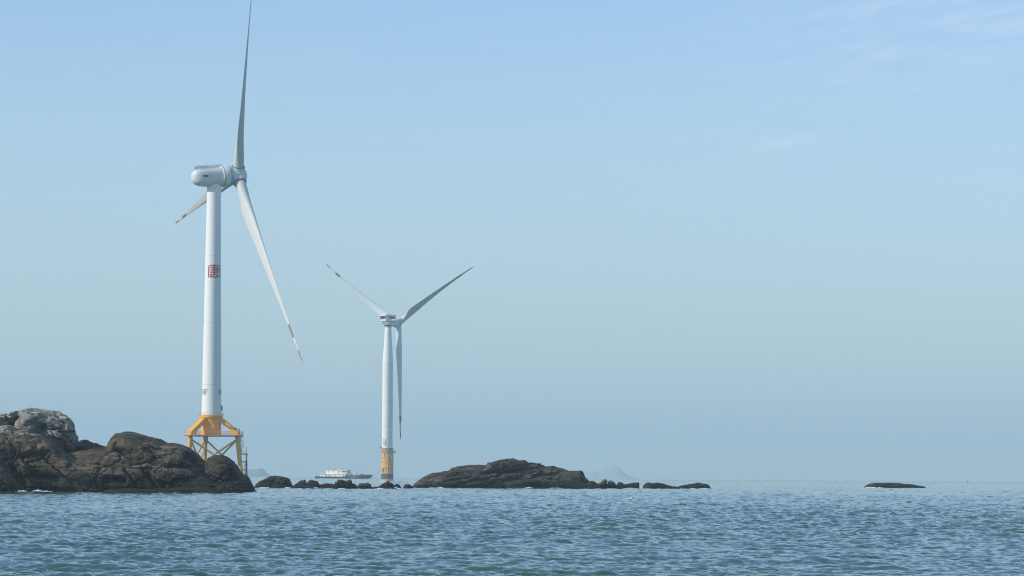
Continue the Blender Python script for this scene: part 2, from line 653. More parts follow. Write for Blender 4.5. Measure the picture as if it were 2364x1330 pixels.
R_pale = rock_mat('pale_granite', (0.15, 0.14, 0.12), (0.25, 0.234, 0.203), (0.37, 0.347, 0.30), -3, 0.50, (0.35, 1))
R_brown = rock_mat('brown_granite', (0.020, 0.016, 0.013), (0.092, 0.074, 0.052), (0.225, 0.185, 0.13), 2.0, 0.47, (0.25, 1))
R_dark = rock_mat('dark_granite', (0.014, 0.012, 0.010), (0.052, 0.044, 0.035), (0.13, 0.110, 0.080), 1.0, 0.47, (0.3, 1))
R_isle = rock_mat('island_granite', (0.016, 0.014, 0.011), (0.070, 0.058, 0.043), (0.17, 0.145, 0.10), 0.8, 0.48, (-0.22, 1))
R_ochre = rock_mat('ochre_granite', (0.03, 0.026, 0.018), (0.10, 0.085, 0.05), (0.19, 0.165, 0.10), 0.7, 0.5, (0.1, 1))
R_black = rock_mat('black_granite', (0.010, 0.011, 0.012), (0.030, 0.030, 0.031), (0.07, 0.066, 0.062), 0.5, 0.45, (0.1, 1))


def rock(name, label, pts, d, T, mat, cat='rock', group=None, base=True, res=0.13, amp=0.12, dip=0.3, strat=0.14,
         cracks=(), e=0.62, seed=None, cz=None, crease=0.09, ex=None):
    """A rock whose skyline follows pts (photo pixels at distance d), T metres deep to each side of that skyline."""
    if cz is None:
        cz = 0.06 if base else 0.3
    if ex is None:
        ex = 0.30 if base else 0.5
    if seed is None:
        seed = abs(hash(label)) % 1000 if False else sum(ord(ch) * (i + 1) for i, ch in enumerate(label)) % 997
    Q = [at(x, y, d) for x, y in pts]
    P = [(q.x, q.z) for q in Q]
    g = drop(0, d)
    if base:                       # close the outline under the water
        P = P + [(P[-1][0] + 0.3, g - 1.2), (P[0][0] - 0.3, g - 1.2)]
    P = np.array(P)
    lo, hi = P.min(0), P.max(0)
    cx = (lo[0] + hi[0]) / 2
    zb = g if base else lo[1]
    c = np.array([cx, zb + (hi[1] - zb) * cz])
    if not base:
        c = np.array([cx, (lo[1] + hi[1]) / 2])
    size = max(hi[0] - lo[0], hi[1] - lo[1])
    nth = int(np.clip(2.6 * size / res, 110, 1000))
    nph = int(np.clip((2.4 * max(T, size * 0.35)) / res, 60, 340))
    th = np.linspace(0, 2 * pi, nth, endpoint=False)
    # ray-cast the outline from c (farthest hit keeps notched outlines whole)
    a, bb = P, np.roll(P, -1, 0)
    r = np.zeros(nth)
    for i, t in enumerate(th):
        dx, dz = cos(t), sin(t)
        gx, gz = bb[:, 0] - a[:, 0], bb[:, 1] - a[:, 1]
        den = dx * gz - dz * gx
        den = np.where(np.abs(den) < 1e-9, 1e-9, den)
        tt = ((a[:, 0] - c[0]) * gz - (a[:, 1] - c[1]) * gx) / den
        uu = ((a[:, 0] - c[0]) * dz - (a[:, 1] - c[1]) * dx) / den
        ok = (tt > 0) & (uu >= -1e-6) & (uu <= 1 + 1e-6)
        r[i] = tt[ok].max() if ok.any() else r[i - 1]
    # equal spacing in arc, not angle, along the skyline
    px, pz = c[0] + r * np.cos(th), c[1] + r * np.sin(th)
    seg = np.hypot(np.diff(np.append(px, px[0])), np.diff(np.append(pz, pz[0]))) + size * 0.0015
    s = np.concatenate([[0], np.cumsum(seg)])
    u = np.linspace(0, s[-1], nth, endpoint=False)
    px2 = np.interp(u, s, np.append(px, px[0]))
    pz2 = np.interp(u, s, np.append(pz, pz[0]))
    ph = np.linspace(-pi / 2, pi / 2, nph)
    cph = np.abs(np.cos(ph)) ** (0.85 if base else e)
    cpx = np.abs(np.cos(ph)) ** ex
    sph = np.sign(ph) * np.abs(np.sin(ph)) ** (0.95)
    GX = c[0] + (px2 - c[0])[None, :] * cpx[:, None]
    GZ = c[1] + (pz2 - c[1])[None, :] * cph[:, None]
    GY = d + T * sph[:, None] + 0 * GX
    V = np.stack([GX.ravel(), GY.ravel(), GZ.ravel()], 1)
    # outward direction
    N = np.stack([(GX - c[0]).ravel(), ((GY - d) * (size * 0.35 / T)).ravel(), (GZ - c[1]).ravel()], 1)
    N /= np.linalg.norm(N, axis=1, keepdims=True) + 1e-9
    face = (1 - cph)[:, None].repeat(nth, 1).ravel()          # 0 on the skyline, 1 on front and back
    kb = 0.7 if (base and size < 9 and T < 2.7) else 0.30
    keep = kb + (1 - kb) * np.clip(face * 3.0, 0, 1)
    hgt = hi[1] - zb
    sc = max(hgt, 1.0)
    cd, sd = cos(dip), sin(dip)
    B = np.stack([V[:, 0] * cd - V[:, 2] * sd, V[:, 1], V[:, 0] * sd + V[:, 2] * cd], 1)   # bedding frame
    f0 = 1.0 / (sc * 0.55)
    disp = amp * sc * 0.9 * fbm(V * f0, 3, seed) * keep
    # bedding ledges: a ramp that drops off sharply, coming and going along the face
    wob = fbm(V * (0.9 / sc), 3, seed + 50)
    bz = B[:, 2] * (1.0 / (sc * 0.20)) + wob * 1.5
    fr = bz - np.floor(bz)
    ledge = np.where(fr < 0.82, fr / 0.82, (1 - fr) / 0.18) - 0.5
    gate = np.clip(0.35 + 1.4 * perlin(B * np.array([0.12, 0.25, 0.9]) / sc * 3.0, seed + 61), 0, 1.2)
    disp += strat * sc * 0.60 * ledge * gate * keep
    bz2 = B[:, 2] * (1.0 / (sc * 0.065)) + wob * 4.0
    fr = bz2 - np.floor(bz2)
    ledge = np.where(fr < 0.75, fr / 0.75, (1 - fr) / 0.25) - 0.5
    gate = np.clip(0.2 + 1.6 * perlin(B * np.array([0.14, 0.3, 1.2]) / sc * 6.0, seed + 62), 0, 1.2)
    disp += strat * sc * 0.20 * ledge * gate * (0.4 + 0.6 * keep)
    # joint-bounded blocks with open joints
    for (cs, off, gap, wd) in ((0.45, 0.045, 0.085, 0.055), (0.16, 0.012, 0.024, 0.06)):
        Q = B * (1.0 / (sc * cs)) * np.array([0.55, 0.8, 1.0]) + 0.16 * np.stack([fbm(V * (1.6 / (sc * cs)), 2, seed + 70 + k) for k in range(3)], 1)
        f1, f2, rnd, tl = worley(Q, seed + 80)
        disp += 0.16 * sc * cs * tl * keep * (crease / 0.06)
        disp += off * sc * (rnd - 0.5) * 2 * np.clip((f2 - f1) * 6, 0, 1) * keep * (crease / 0.06)
        g2 = np.clip(0.55 + 1.5 * perlin(V * (1.3 / sc), seed + 90), 0, 1)
        disp -= gap * sc * np.exp(-((f2 - f1) / wd) ** 2) * keep * g2 * (crease / 0.045)
    disp += 0.006 * sc * fbm(V * (1.0 / (sc * 0.06)), 4, seed + 33) * (0.6 + 0.4 * keep)
    for (x0, y0, x1, y1, wd, dp) in cracks:
        p0, p1 = at(x0, y0, d - T * 0.7), at(x1, y1, d - T * 0.7)
        dx, dz = p1.x - p0.x, p1.z - p0.z
        L = sqrt(dx * dx + dz * dz)
        wx = V[:, 0] + 0.22 * perlin(V * 0.7, seed + 3)
        wz = V[:, 2] + 0.25 * perlin(V * 0.8, seed + 4)
        t = ((wx - p0.x) * dx + (wz - p0.z) * dz) / L
        q = np.abs((wx - p0.x) * dz - (wz - p0.z) * dx) / L
        inside = np.clip(np.minimum(t, L - t) / 0.5 + 0.5, 0, 1) * (V[:, 1] < d)
        disp -= 2.1 * dp * np.exp(-(q / (wd * 1.15)) ** 2) * inside
    V = V + N * disp[:, None]
    fs = []
    idx = np.arange(nph * nth).reshape(nph, nth)
    q = np.stack([idx[:-1], np.roll(idx[:-1], -1, 1), np.roll(idx[1:], -1, 1), idx[1:]], -1).reshape(-1, 4)
    org = np.array([c[0], d, g])
    me = bpy.data.meshes.new(name)
    me.from_pydata((V - org).tolist(), [], q.tolist())
    me.shade_smooth()
    me.materials.append(mat)
    o = bpy.data.objects.new(name, me)
    o.location = org
    C.objects.link(o)
    return tag(o, label, cat, group)


HG = 'rocks of the left headland'
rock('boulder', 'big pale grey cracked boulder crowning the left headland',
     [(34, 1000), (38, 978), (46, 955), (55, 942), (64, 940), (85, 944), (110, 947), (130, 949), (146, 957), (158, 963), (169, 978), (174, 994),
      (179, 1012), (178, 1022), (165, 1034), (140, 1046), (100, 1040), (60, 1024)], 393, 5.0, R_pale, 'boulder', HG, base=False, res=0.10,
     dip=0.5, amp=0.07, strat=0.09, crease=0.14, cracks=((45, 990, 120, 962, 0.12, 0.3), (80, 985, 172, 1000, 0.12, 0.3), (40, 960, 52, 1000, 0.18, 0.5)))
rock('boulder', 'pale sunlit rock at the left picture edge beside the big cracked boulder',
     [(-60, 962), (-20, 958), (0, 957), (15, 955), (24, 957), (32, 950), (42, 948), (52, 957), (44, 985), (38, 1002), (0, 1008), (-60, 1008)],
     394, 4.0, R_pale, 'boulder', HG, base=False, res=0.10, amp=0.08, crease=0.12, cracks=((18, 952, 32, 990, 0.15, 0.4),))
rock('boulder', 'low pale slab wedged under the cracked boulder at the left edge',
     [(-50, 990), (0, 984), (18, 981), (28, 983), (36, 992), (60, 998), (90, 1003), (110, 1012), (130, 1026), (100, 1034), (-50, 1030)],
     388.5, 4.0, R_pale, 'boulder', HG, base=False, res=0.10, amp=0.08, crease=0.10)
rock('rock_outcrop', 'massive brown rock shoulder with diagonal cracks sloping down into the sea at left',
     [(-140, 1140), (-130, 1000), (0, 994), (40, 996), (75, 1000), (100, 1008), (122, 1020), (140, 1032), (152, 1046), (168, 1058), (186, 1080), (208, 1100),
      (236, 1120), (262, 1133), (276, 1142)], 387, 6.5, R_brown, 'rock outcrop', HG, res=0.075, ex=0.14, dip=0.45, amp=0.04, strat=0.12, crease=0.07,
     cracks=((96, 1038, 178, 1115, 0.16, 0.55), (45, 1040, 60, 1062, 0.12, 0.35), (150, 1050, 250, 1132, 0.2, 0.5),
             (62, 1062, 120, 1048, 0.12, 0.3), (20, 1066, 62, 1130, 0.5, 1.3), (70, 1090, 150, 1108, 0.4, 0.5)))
rock('rock_outcrop', 'black rock ridge in shadow behind the brown shoulder, below the cracked boulder',
     [(120, 1060), (150, 1030), (165, 1022), (180, 1016), (197, 1014), (210, 1018), (226, 1023), (240, 1030), (262, 1036), (290, 1060)],
     401, 6.0, R_dark, 'rock outcrop', HG, res=0.12, dip=0.3, amp=0.05, crease=0.12, base=True)
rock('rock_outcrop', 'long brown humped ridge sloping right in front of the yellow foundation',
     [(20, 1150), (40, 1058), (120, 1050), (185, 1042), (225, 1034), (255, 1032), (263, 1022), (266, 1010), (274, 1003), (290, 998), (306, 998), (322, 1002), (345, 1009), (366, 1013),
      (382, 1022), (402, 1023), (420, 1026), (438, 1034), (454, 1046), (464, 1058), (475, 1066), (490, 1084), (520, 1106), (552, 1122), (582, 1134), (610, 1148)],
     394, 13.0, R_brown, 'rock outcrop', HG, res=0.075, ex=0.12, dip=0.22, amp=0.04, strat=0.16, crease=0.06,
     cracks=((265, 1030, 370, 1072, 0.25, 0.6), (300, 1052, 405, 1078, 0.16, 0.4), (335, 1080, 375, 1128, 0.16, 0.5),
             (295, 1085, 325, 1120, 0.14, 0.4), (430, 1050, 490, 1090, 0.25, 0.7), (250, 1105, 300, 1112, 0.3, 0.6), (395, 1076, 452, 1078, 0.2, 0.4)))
rock('boulder', 'rounded dark boulder at the right end of the headland below the yellow braces',
     [(470, 1096), (476, 1070), (483, 1058), (495, 1051), (510, 1051), (524, 1057), (538, 1066), (549, 1078), (557, 1090), (563, 1106), (566, 1122), (520, 1128), (480, 1116)],
     389, 4.0, R_dark, 'boulder', HG, base=False, res=0.10, amp=0.06, crease=0.05)
rock('rock', 'dark wet rock sloping to the water at the right tip of the headland',
     [(530, 1138), (545, 1108), (556, 1099), (563, 1095), (571, 1098), (578, 1110), (583, 1120), (587, 1131), (593, 1140)],
     396, 3.0, R_dark, 'rock', HG, res=0.09, amp=0.08, crease=0.08)
rock('rock', 'low rough brown rocks along the waterline under the rounded boulder',
     [(488, 1142), (496, 1126), (508, 1118), (524, 1113), (545, 1111), (560, 1114), (570, 1122), (577, 1132), (583, 1142)],
     383, 2.6, R_brown, 'rock', HG, res=0.08, amp=0.10, crease=0.14)
rock('rock', 'black wet rock in the lower left corner of the headland at the waterline',
     [(-70, 1146), (-60, 1100), (-20, 1089), (4, 1086), (18, 1092), (34, 1108), (50, 1124), (62, 1136), (66, 1146)],
     377, 3.0, R_dark, 'rock', HG, res=0.09, amp=0.10, crease=0.10)
rock('rock', 'flat brown ledge at the waterline along the foot of the long ridge',
     [(225, 1146), (245, 1131), (290, 1127), (340, 1129), (370, 1127), (420, 1125), (470, 1127), (500, 1132), (520, 1144)],
     381, 2.0, R_brown, 'rock', HG, res=0.09, amp=0.10, crease=0.06, dip=0.05)

CG = 'low rocks in the channel between headland and island'
rock('rock', 'large sloping dark rock, first right of the headland in the channel',
     [(584, 1134), (590, 1119), (600, 1111), (616, 1104), (626, 1099), (635, 1098), (650, 1100), (660, 1102), (668, 1106), (673, 1114), (677, 1130)],
     519, 3.2, R_dark, 'rock', CG, res=0.08, amp=0.07, dip=-0.5)
rock('rock', 'small low rock at the foot of the first large channel rock',
     [(618, 1134), (626, 1123), (634, 1119), (644, 1119), (650, 1124), (660, 1123), (668, 1132)], 511, 1.2, R_black, 'rock', CG, res=0.06, amp=0.1)
rock('rock', 'low flat black rock before the pointed pair in the channel',
     [(660, 1134), (668, 1124), (680, 1120), (700, 1121), (718, 1123), (732, 1125), (737, 1134)], 509, 1.6, R_black, 'rock', CG, res=0.06, amp=0.1, crease=0.1)
rock('rock', 'long knobbly black ledge just awash along the front of the channel rocks',
     [(652, 1135), (664, 1129), (690, 1127.5), (705, 1125.5), (722, 1127), (745, 1124.5), (760, 1127), (790, 1126), (815, 1128), (838, 1127), (850, 1134)],
     504, 1.6, R_black, 'rock', CG, res=0.06, amp=0.16, crease=0.12, dip=0.05)
rock('rock', 'small pointed rock with a sunlit ridge left of a rounder rock in the channel',
     [(672, 1128), (680, 1120), (688, 1114), (695, 1110), (703, 1108), (708, 1112), (711, 1124)], 523, 1.4, R_isle, 'rock', CG, res=0.06, amp=0.08)
rock('rock', 'rounded black topped rock just right of the small pointed rock',
     [(700, 1128), (709, 1116), (714, 1110), (720, 1108), (728, 1109.5), (735, 1113), (741, 1121), (744, 1130)], 518, 1.5, R_dark, 'rock', CG, res=0.06, amp=0.08)
rock('rock', 'low dark rock filling the gap left of the stacked rocks under the ship',
     [(728, 1130), (736, 1121), (744, 1117), (758, 1116), (770, 1118), (780, 1130)], 522, 1.5, R_dark, 'rock', CG, res=0.06, amp=0.1)
rock('rock', 'stacked dark rocks with two square horns below the ship',
     [(754, 1135), (763, 1124), (772, 1118), (777, 1114), (780, 1108.5), (788, 1108), (794, 1111), (800, 1111), (806, 1108.5), (810, 1108), (811, 1116), (818, 1119), (826, 1124),
      (834, 1135)], 506, 2.2, R_dark, 'rock', CG, res=0.06, amp=0.08, crease=0.16, strat=0.2, dip=0.05)
rock('rock', 'wedge shaped black rock with a pale edge right of the stacked rocks',
     [(812, 1136), (826, 1124), (834, 1120.5), (846, 1120.5), (856, 1124), (866, 1130), (876, 1136)], 503, 1.6, R_dark, 'rock', CG, res=0.05, amp=0.08, crease=0.12)
rock('rock', 'low olive rock behind the wedge shaped black rock',
     [(820, 1126), (828, 1118), (835, 1114.5), (840, 1116), (848, 1114.5), (854, 1117), (860, 1126)], 534, 1.4, R_ochre, 'rock', CG, res=0.06, amp=0.08)
rock('rock', 'peaked black rock below the yellow base of the farther turbine',
     [(872, 1128), (880, 1119), (886, 1115.5), (895, 1110), (902, 1114), (908, 1119), (914, 1128)], 524, 1.4, R_dark, 'rock', CG, res=0.06, amp=0.08)
rock('rock', 'long low reef rock in front of the peaked black rock',
     [(846, 1133), (858, 1125), (876, 1122.5), (896, 1124.5), (912, 1126), (928, 1132)], 511, 1.4, R_black, 'rock', CG, res=0.06, amp=0.1)
rock('rock', 'small dark knob just right of the peaked black rock',
     [(906, 1127), (911, 1119.5), (917, 1117.5), (922, 1119.5), (927, 1127)], 530, 0.9, R_black, 'rock', CG, res=0.05, amp=0.08)
rock('rock', 'lone small black rock just left of the long island',
     [(929, 1128), (934, 1121), (940, 1117), (946, 1118.5), (950, 1122), (956, 1128)], 536, 1.1, R_black, 'rock', CG, res=0.05, amp=0.08)

IG = 'rocks of the long low island'
rock('rock_island', 'long low brown rock island with a stepped summit in mid picture',
     [(950, 1136), (958, 1116), (973, 1105), (985, 1097), (1000, 1091), (1018, 1090), (1023, 1087), (1036, 1087), (1042, 1080), (1055, 1077), (1075, 1075), (1086, 1073),
      (1100, 1073), (1121, 1074.5), (1126, 1070), (1140, 1067), (1152, 1062), (1165, 1061), (1183, 1058.5), (1196, 1062), (1210, 1064), (1222, 1070), (1246, 1070),
      (1258, 1077), (1276, 1075.5), (1286, 1079), (1300, 1082), (1312, 1087), (1325, 1090), (1345, 1098), (1362, 1114), (1385, 1136)],
     592, 9.0, R_isle, 'rock island', IG, res=0.075, ex=0.15, dip=-0.22, amp=0.05, strat=0.26, crease=0.09,
     cracks=((1125, 1070, 1112, 1095, 0.25, 0.5), (1115, 1090, 1200, 1085, 0.35, 0.7), (1200, 1082, 1270, 1072, 0.4, 0.8), (1020, 1112, 1090, 1100, 0.2, 0.4),
             (1060, 1118, 1160, 1098, 0.2, 0.4), (1230, 1100, 1300, 1092, 0.3, 0.5)))
rock('rock', 'rounded dark summit rock capping the long island',
     [(1108, 1090), (1122, 1076), (1126, 1067.5), (1133, 1068), (1146, 1064), (1160, 1060.5), (1183, 1058), (1197, 1062), (1212, 1070), (1205, 1084), (1160, 1093)],
     587, 3.5, R_isle, 'rock', IG, base=False, res=0.09, amp=0.06, dip=-0.2, crease=0.08)
rock('rock', 'ochre rounded nose rock at the left end of the long island',
     [(951, 1138), (955, 1121), (962, 1113), (974, 1109), (986, 1110), (994, 1117), (1001, 1126), (1006, 1138)], 565, 3.0, R_ochre, 'rock', IG, res=0.07, amp=0.08, crease=0.12)
rock('rock', 'square dark crag with a steep right face at the right end of the long island',
     [(1290, 1138), (1300, 1094), (1312, 1087), (1328, 1086), (1341, 1085), (1346, 1091), (1351, 1103), (1357, 1113), (1364, 1126), (1368, 1138)],
     583, 3.0, R_dark, 'rock', IG, res=0.08, amp=0.07, crease=0.12)
rock('rock', 'low dark ledge with an undercut front along the foot of the long island',
     [(1160, 1138), (1174, 1114), (1190, 1108), (1230, 1107), (1270, 1108), (1310, 1107), (1335, 1110), (1352, 1117), (1385, 1123), (1398, 1138)],
     573, 3.0, R_dark, 'rock', IG, res=0.08, amp=0.07, crease=0.12, dip=-0.08, cracks=((1180, 1120, 1250, 1122, 0.5, 0.9),))

TG = 'small rocks trailing right from the island'
rock('rock', 'low black rock joining the island crag to two pale boulders',
     [(1340, 1136), (1352, 1118), (1362, 1111), (1370, 1111), (1380, 1116), (1396, 1118), (1414, 1118), (1432, 1122), (1440, 1134)], 577, 2.0, R_black, 'rock', TG, res=0.07, amp=0.09, crease=0.12)
rock('boulder', 'olive rounded boulder, left of a pair on the low black rock',
     [(1380, 1124), (1386, 1114), (1393, 1107), (1398, 1106), (1402, 1110), (1403, 1120), (1394, 1126)], 574, 1.0, R_ochre, 'boulder', TG, base=False, res=0.05, amp=0.06)
rock('boulder', 'pale blocky boulder, right of a pair on the low black rock',
     [(1402, 1122), (1404, 1112), (1407, 1109), (1414, 1110), (1419, 1115), (1424, 1122), (1414, 1126)], 574.5, 1.0, R_ochre, 'boulder', TG, base=False, res=0.05, amp=0.06)
rock('rock', 'small round black rock right of the pair of pale boulders',
     [(1420, 1128), (1425, 1115.5), (1431, 1113), (1436, 1114), (1441, 1119), (1446, 1128)], 590, 1.2, R_black, 'rock', TG, res=0.05, amp=0.08)
rock('rock', 'flat topped black rock with a blunt right end in the island tail',
     [(1432, 1131), (1441, 1118.5), (1452, 1117), (1462, 1114.5), (1474, 1113.5), (1476, 1117), (1475, 1130)], 594, 1.4, R_black, 'rock', TG, res=0.05, amp=0.06, e=0.4)
rock('rock', 'isolated black rock with a long tail, right of the flat topped rock',
     [(1478, 1133), (1486, 1121), (1491, 1116), (1498, 1113.5), (1505, 1115.5), (1520, 1114.5), (1534, 1118), (1548, 1122), (1566, 1124), (1574, 1132)], 588, 1.8, R_black, 'rock', TG, res=0.06, amp=0.07)
rock('rock', 'thin black reef rock, last of the island tail at right',
     [(1556, 1131), (1568, 1121.5), (1585, 1119.5), (1600, 1116.5), (1612, 1114.5), (1624, 1116.5), (1634, 1118.5), (1643, 1129)], 606, 1.8, R_black, 'rock', TG, res=0.06, amp=0.06)
rock('rock', 'lone whale backed black rock far right in open water',
     [(1990, 1133), (1998, 1121.5), (2008, 1116.5), (2022, 1114.3), (2036, 1115), (2055, 1114.3), (2078, 1115.5), (2088, 1117.2), (2104, 1118), (2120, 1121), (2134, 1123), (2142, 1133)],
     722, 3.0, R_black, 'rock', None, res=0.08, amp=0.05, dip=0.1)


# ------------------------------------------------------------------ foam at the rocks
def build_foam():
    m, n, l, b = new_mat('sea_foam')
    b.inputs['Base Color'].default_value = (0.78, 0.82, 0.84, 1)
    b.inputs['Roughness'].default_value = 0.8
    mb = MB()
    rng = np.random.default_rng(4)
    spots = [(88, 1135, 376, 0.6, 0.22), (108, 1135.5, 376, 0.6, 0.12), (50, 1137, 374, 0.5, 0.15), (378, 1132, 381, 0.9, 0.26), (395, 1133, 380, 0.8, 0.12),
             (345, 1133, 380, 0.9, 0.10), (610, 1129, 506, 1.2, 0.16), (664, 1128.5, 506, 0.4, 0.2), (734, 1129, 507, 0.9, 0.2), (790, 1133, 497, 0.8, 0.13), (878, 1132.5, 500, 0.6, 0.2),
             (914, 1127.5, 515, 0.6, 0.24), (884, 1125.5, 520, 0.5, 0.14), (1014, 1126, 567, 0.6, 0.16), (1222, 1126, 568, 0.9, 0.2), (1284, 1126.5, 568, 1.4, 0.16), (1455, 1125, 588, 1.2, 0.14),
             (1477, 1124, 594, 0.8, 0.28), (1564, 1126, 600, 0.8, 0.18), (1600, 1125, 602, 0.6, 0.14), (1628, 1123, 604, 1.2, 0.12), (2012, 1124.5, 717, 2.1, 0.24), (2030, 1125, 717, 1.0, 0.13)]
    for (px, py, d, w, h) in spots:
        p = at(px, py, d)
        for k in range(int(7 + w * 5)):
            x = p.x + rng.normal(0, w * 0.45)
            y = d + rng.normal(0, 0.5)
            f = math.exp(-((x - p.x) / (w * 0.9)) ** 2)
            r = rng.uniform(0.08, 0.2) * (0.6 + w * 0.3)
            zz = drop(x, y) + 0.02 + h * 0.35 * f * rng.uniform(0.3, 1)
            vs, fs = [], []
            nu, nv = 9, 5
            s = rng.uniform(0.6, 1.5)
            for j in range(nv + 1):
                ph = -pi / 2 + pi * j / nv
                for i in range(nu):
                    a = 2 * pi * i / nu
                    q = 1 + 0.3 * rng.standard_normal()
                    vs.append((x + cos(a) * cos(ph) * r * 1.9 * s * q, y + sin(a) * cos(ph) * r * 1.5 * q, zz + sin(ph) * h * 0.55 * f * q))
            for j in range(nv):
                for i in range(nu):
                    a, c = j * nu + i, j * nu + (i + 1) % nu
                    fs.append((a, c, c + nu, a + nu))
            mb.add(vs, fs)
    o = mb.build('sea_foam', m, None, smooth=0)
    tag(o, 'thin white wave foam breaking along the feet of the rocks', 'foam', kind='stuff')


build_foam()


# ------------------------------------------------------------------ turbine helpers
def on_cyl(R_at, ang0, z0, off):
    """Map (s = arc metres to the right, t = metres up) onto a tower; ang 0 faces the camera (-Y)."""
    def f(s, t):
        z = z0 + t
        R = R_at(z) + off
        a = ang0 + s / R_at(z)
        return Vector((sin(a) * R, -cos(a) * R, z))
    return f


def patch(mb, f, s0, s1, t0, t1, th=0.02, step=0.25):
    """A thin raised rectangle of paint-film lettering on a curved wall."""
    ns = max(1, int(abs(s1 - s0) / step) + 1)
    nt = max(1, int(abs(t1 - t0) / 1.0) + 1)
    vs, fs = [], []
    for j in range(nt + 1):
        for i in range(ns + 1):
            vs.append(f(s0 + (s1 - s0) * i / ns, t0 + (t1 - t0) * j / nt))
    for j in range(nt):
        for i in range(ns):
            a = j * (ns + 1) + i
            fs.append((a, a + 1, a + ns + 2, a + ns + 1))
    mb.add(vs, fs)


def stroke(mb, f, p0, p1, w):
    """A straight letter stroke from p0 to p1 (s, t) of width w."""
    dx, dy = p1[0] - p0[0], p1[1] - p0[1]
    L = max(1e-6, sqrt(dx * dx + dy * dy))
    ux, uy = dx / L, dy / L
    nx, ny = -uy * w / 2, ux * w / 2
    n = max(1, int(L / 0.25) + 1)
    e = w / 2
    vs, fs = [], []
    for i in range(n + 1):
        q = -e + (L + 2 * e) * i / n
        x, y = p0[0] + ux * q, p0[1] + uy * q
        vs += [f(x + nx, y + ny), f(x - nx, y - ny)]
    for i in range(n):
        fs.append((2 * i, 2 * i + 1, 2 * i + 3, 2 * i + 2))
    mb.add(vs, fs)


GLYPH = {
    '2': [[(0.05, 0.78), (0.15, 0.95), (0.5, 1), (0.85, 0.95), (0.95, 0.75), (0.85, 0.52), (0.0, 0.0), (1, 0.0)]],
    '4': [[(0.78, 0), (0.78, 1), (0.0, 0.3), (1, 0.3)]],
    'F': [[(0.08, 0), (0.08, 1), (1, 1)], [(0.08, 0.52), (0.82, 0.52)]],
    'C': [[(0.95, 0.82), (0.75, 1), (0.3, 1), (0.05, 0.75), (0.05, 0.25), (0.3, 0), (0.75, 0), (0.95, 0.18)]],
    'X': [[(0, 0), (1, 1)], [(0, 1), (1, 0)]],
    '1': [[(0.2, 0.8), (0.55, 1), (0.55, 0)]],
    '0': [[(0.5, 1), (0.15, 0.88), (0.02, 0.5), (0.15, 0.12), (0.5, 0), (0.85, 0.12), (0.98, 0.5), (0.85, 0.88), (0.5, 1)]],
}


def letters(mb, f, text, h, w, gap, th):
    tot = len(text) * w + (len(text) - 1) * gap
    x = -tot / 2
    for ch in text:
        for pl in GLYPH[ch]:
            for a, b in zip(pl[:-1], pl[1:]):
                stroke(mb, f, (x + a[0] * w, a[1] * h), (x + b[0] * w, b[1] * h), th)
        x += w + gap


def blade_mesh(name, R, r_root, chord, twist, bands, mats, prebend=0.02, cone=0.02, thick=None, flip=1, root_end=0.16, n=28, sweep=0.0):
    """Blade along +Z; X = tangential, Y = rotor axis (upwind). chord/twist are [(r/R, value)...]."""
    rs = np.concatenate([np.linspace(0.02, 0.3, 26), np.linspace(0.32, 0.97, 46), np.linspace(0.975, 1.0, 8)])
    edges = [b for bb in bands for b in bb[:2]]
    rs = np.unique(np.round(np.concatenate([rs, edges]), 5))
    cf = np.array(chord)
    tw = np.array(twist)
    vs, fs, ms = [], [], []
    for q in rs:
        c = np.interp(q, cf[:, 0], cf[:, 1])
        psi = radians(np.interp(q, tw[:, 0], tw[:, 1]))
        tt = np.interp(q, [0, 0.18, 0.35, 0.6, 1.0], [0.6, 0.42, 0.28, 0.2, 0.16])
        k = np.clip((q - 0.045) / (root_end - 0.045), 0, 1)
        k = k * k * (3 - 2 * k)
        off = prebend * R * q * q + cone * R * q
        for i in range(n):
            b = 2 * pi * i / n
            x = 0.5 * (1 + cos(b))                       # 1 = trailing edge
            yt = 5 * tt * (0.2969 * sqrt(x) - 0.126 * x - 0.3516 * x * x + 0.2843 * x ** 3 - 0.1036 * x ** 4)
            ax = (x - 0.32) * c
            ay = (yt if sin(b) >= 0 else -yt) * c + 0.04 * c * 4 * x * (1 - x) * 0.5
            cxr, cyr = r_root * cos(b), r_root * sin(b)
            u = cxr * (1 - k) + ax * k
            w = cyr * (1 - k) + ay * k
            u *= flip
            X = u * cos(psi) - w * sin(psi)
            Y = u * sin(psi) + w * cos(psi)
            vs.append((X + sweep * R * q * q, Y + off, q * R))
    nr = len(rs)
    for i in range(nr - 1):
        qm = (rs[i] + rs[i + 1]) / 2
        mi = 0
        for (b0, b1, mid) in bands:
            if b0 <= qm <= b1:
                mi = mid
        for j in range(n):
            a, b = i * n + j, i * n + (j + 1) % n
            fs.append((a, b, b + n, a + n))
            ms.append(mi)
    fs.append(tuple(range(n - 1, -1, -1)))
    ms.append(0)
    fs.append(tuple(range((nr - 1) * n, nr * n)))
    ms.append(bands[-1][2] if bands else 0)
    mb = MB()
    mb.v, mb.f, mb.m = vs, fs, ms
    o = mb.build(name, mats, None, smooth=0.9)
    return o


def rotor_frame(b, tilt):
    """Columns of the rotor: A (upwind axis), H (horizontal, in plane), U (up, in plane)."""
    Ah = Vector((cos(b), sin(b), 0))
    H = Vector((sin(b), -cos(b), 0))
    A = (Ah * cos(tilt) + Vector((0, 0, 1)) * sin(tilt)).normalized()
    U = (Vector((0, 0, 1)) * cos(tilt) - Ah * sin(tilt)).normalized()
    return A, H, U


def blade_matrix(theta, A, H, U, Cc):
    Z = U * cos(theta) + H * sin(theta)
    X = -U * sin(theta) + H * cos(theta)
    M = Matrix((X, A, Z)).transposed().to_4x4()
    M.translation = Cc
    return M


def frame_matrix(X, Y, Z, o):
    M = Matrix((X, Y, Z)).transposed().to_4x4()
    M.translation = Vector(o)
    return M


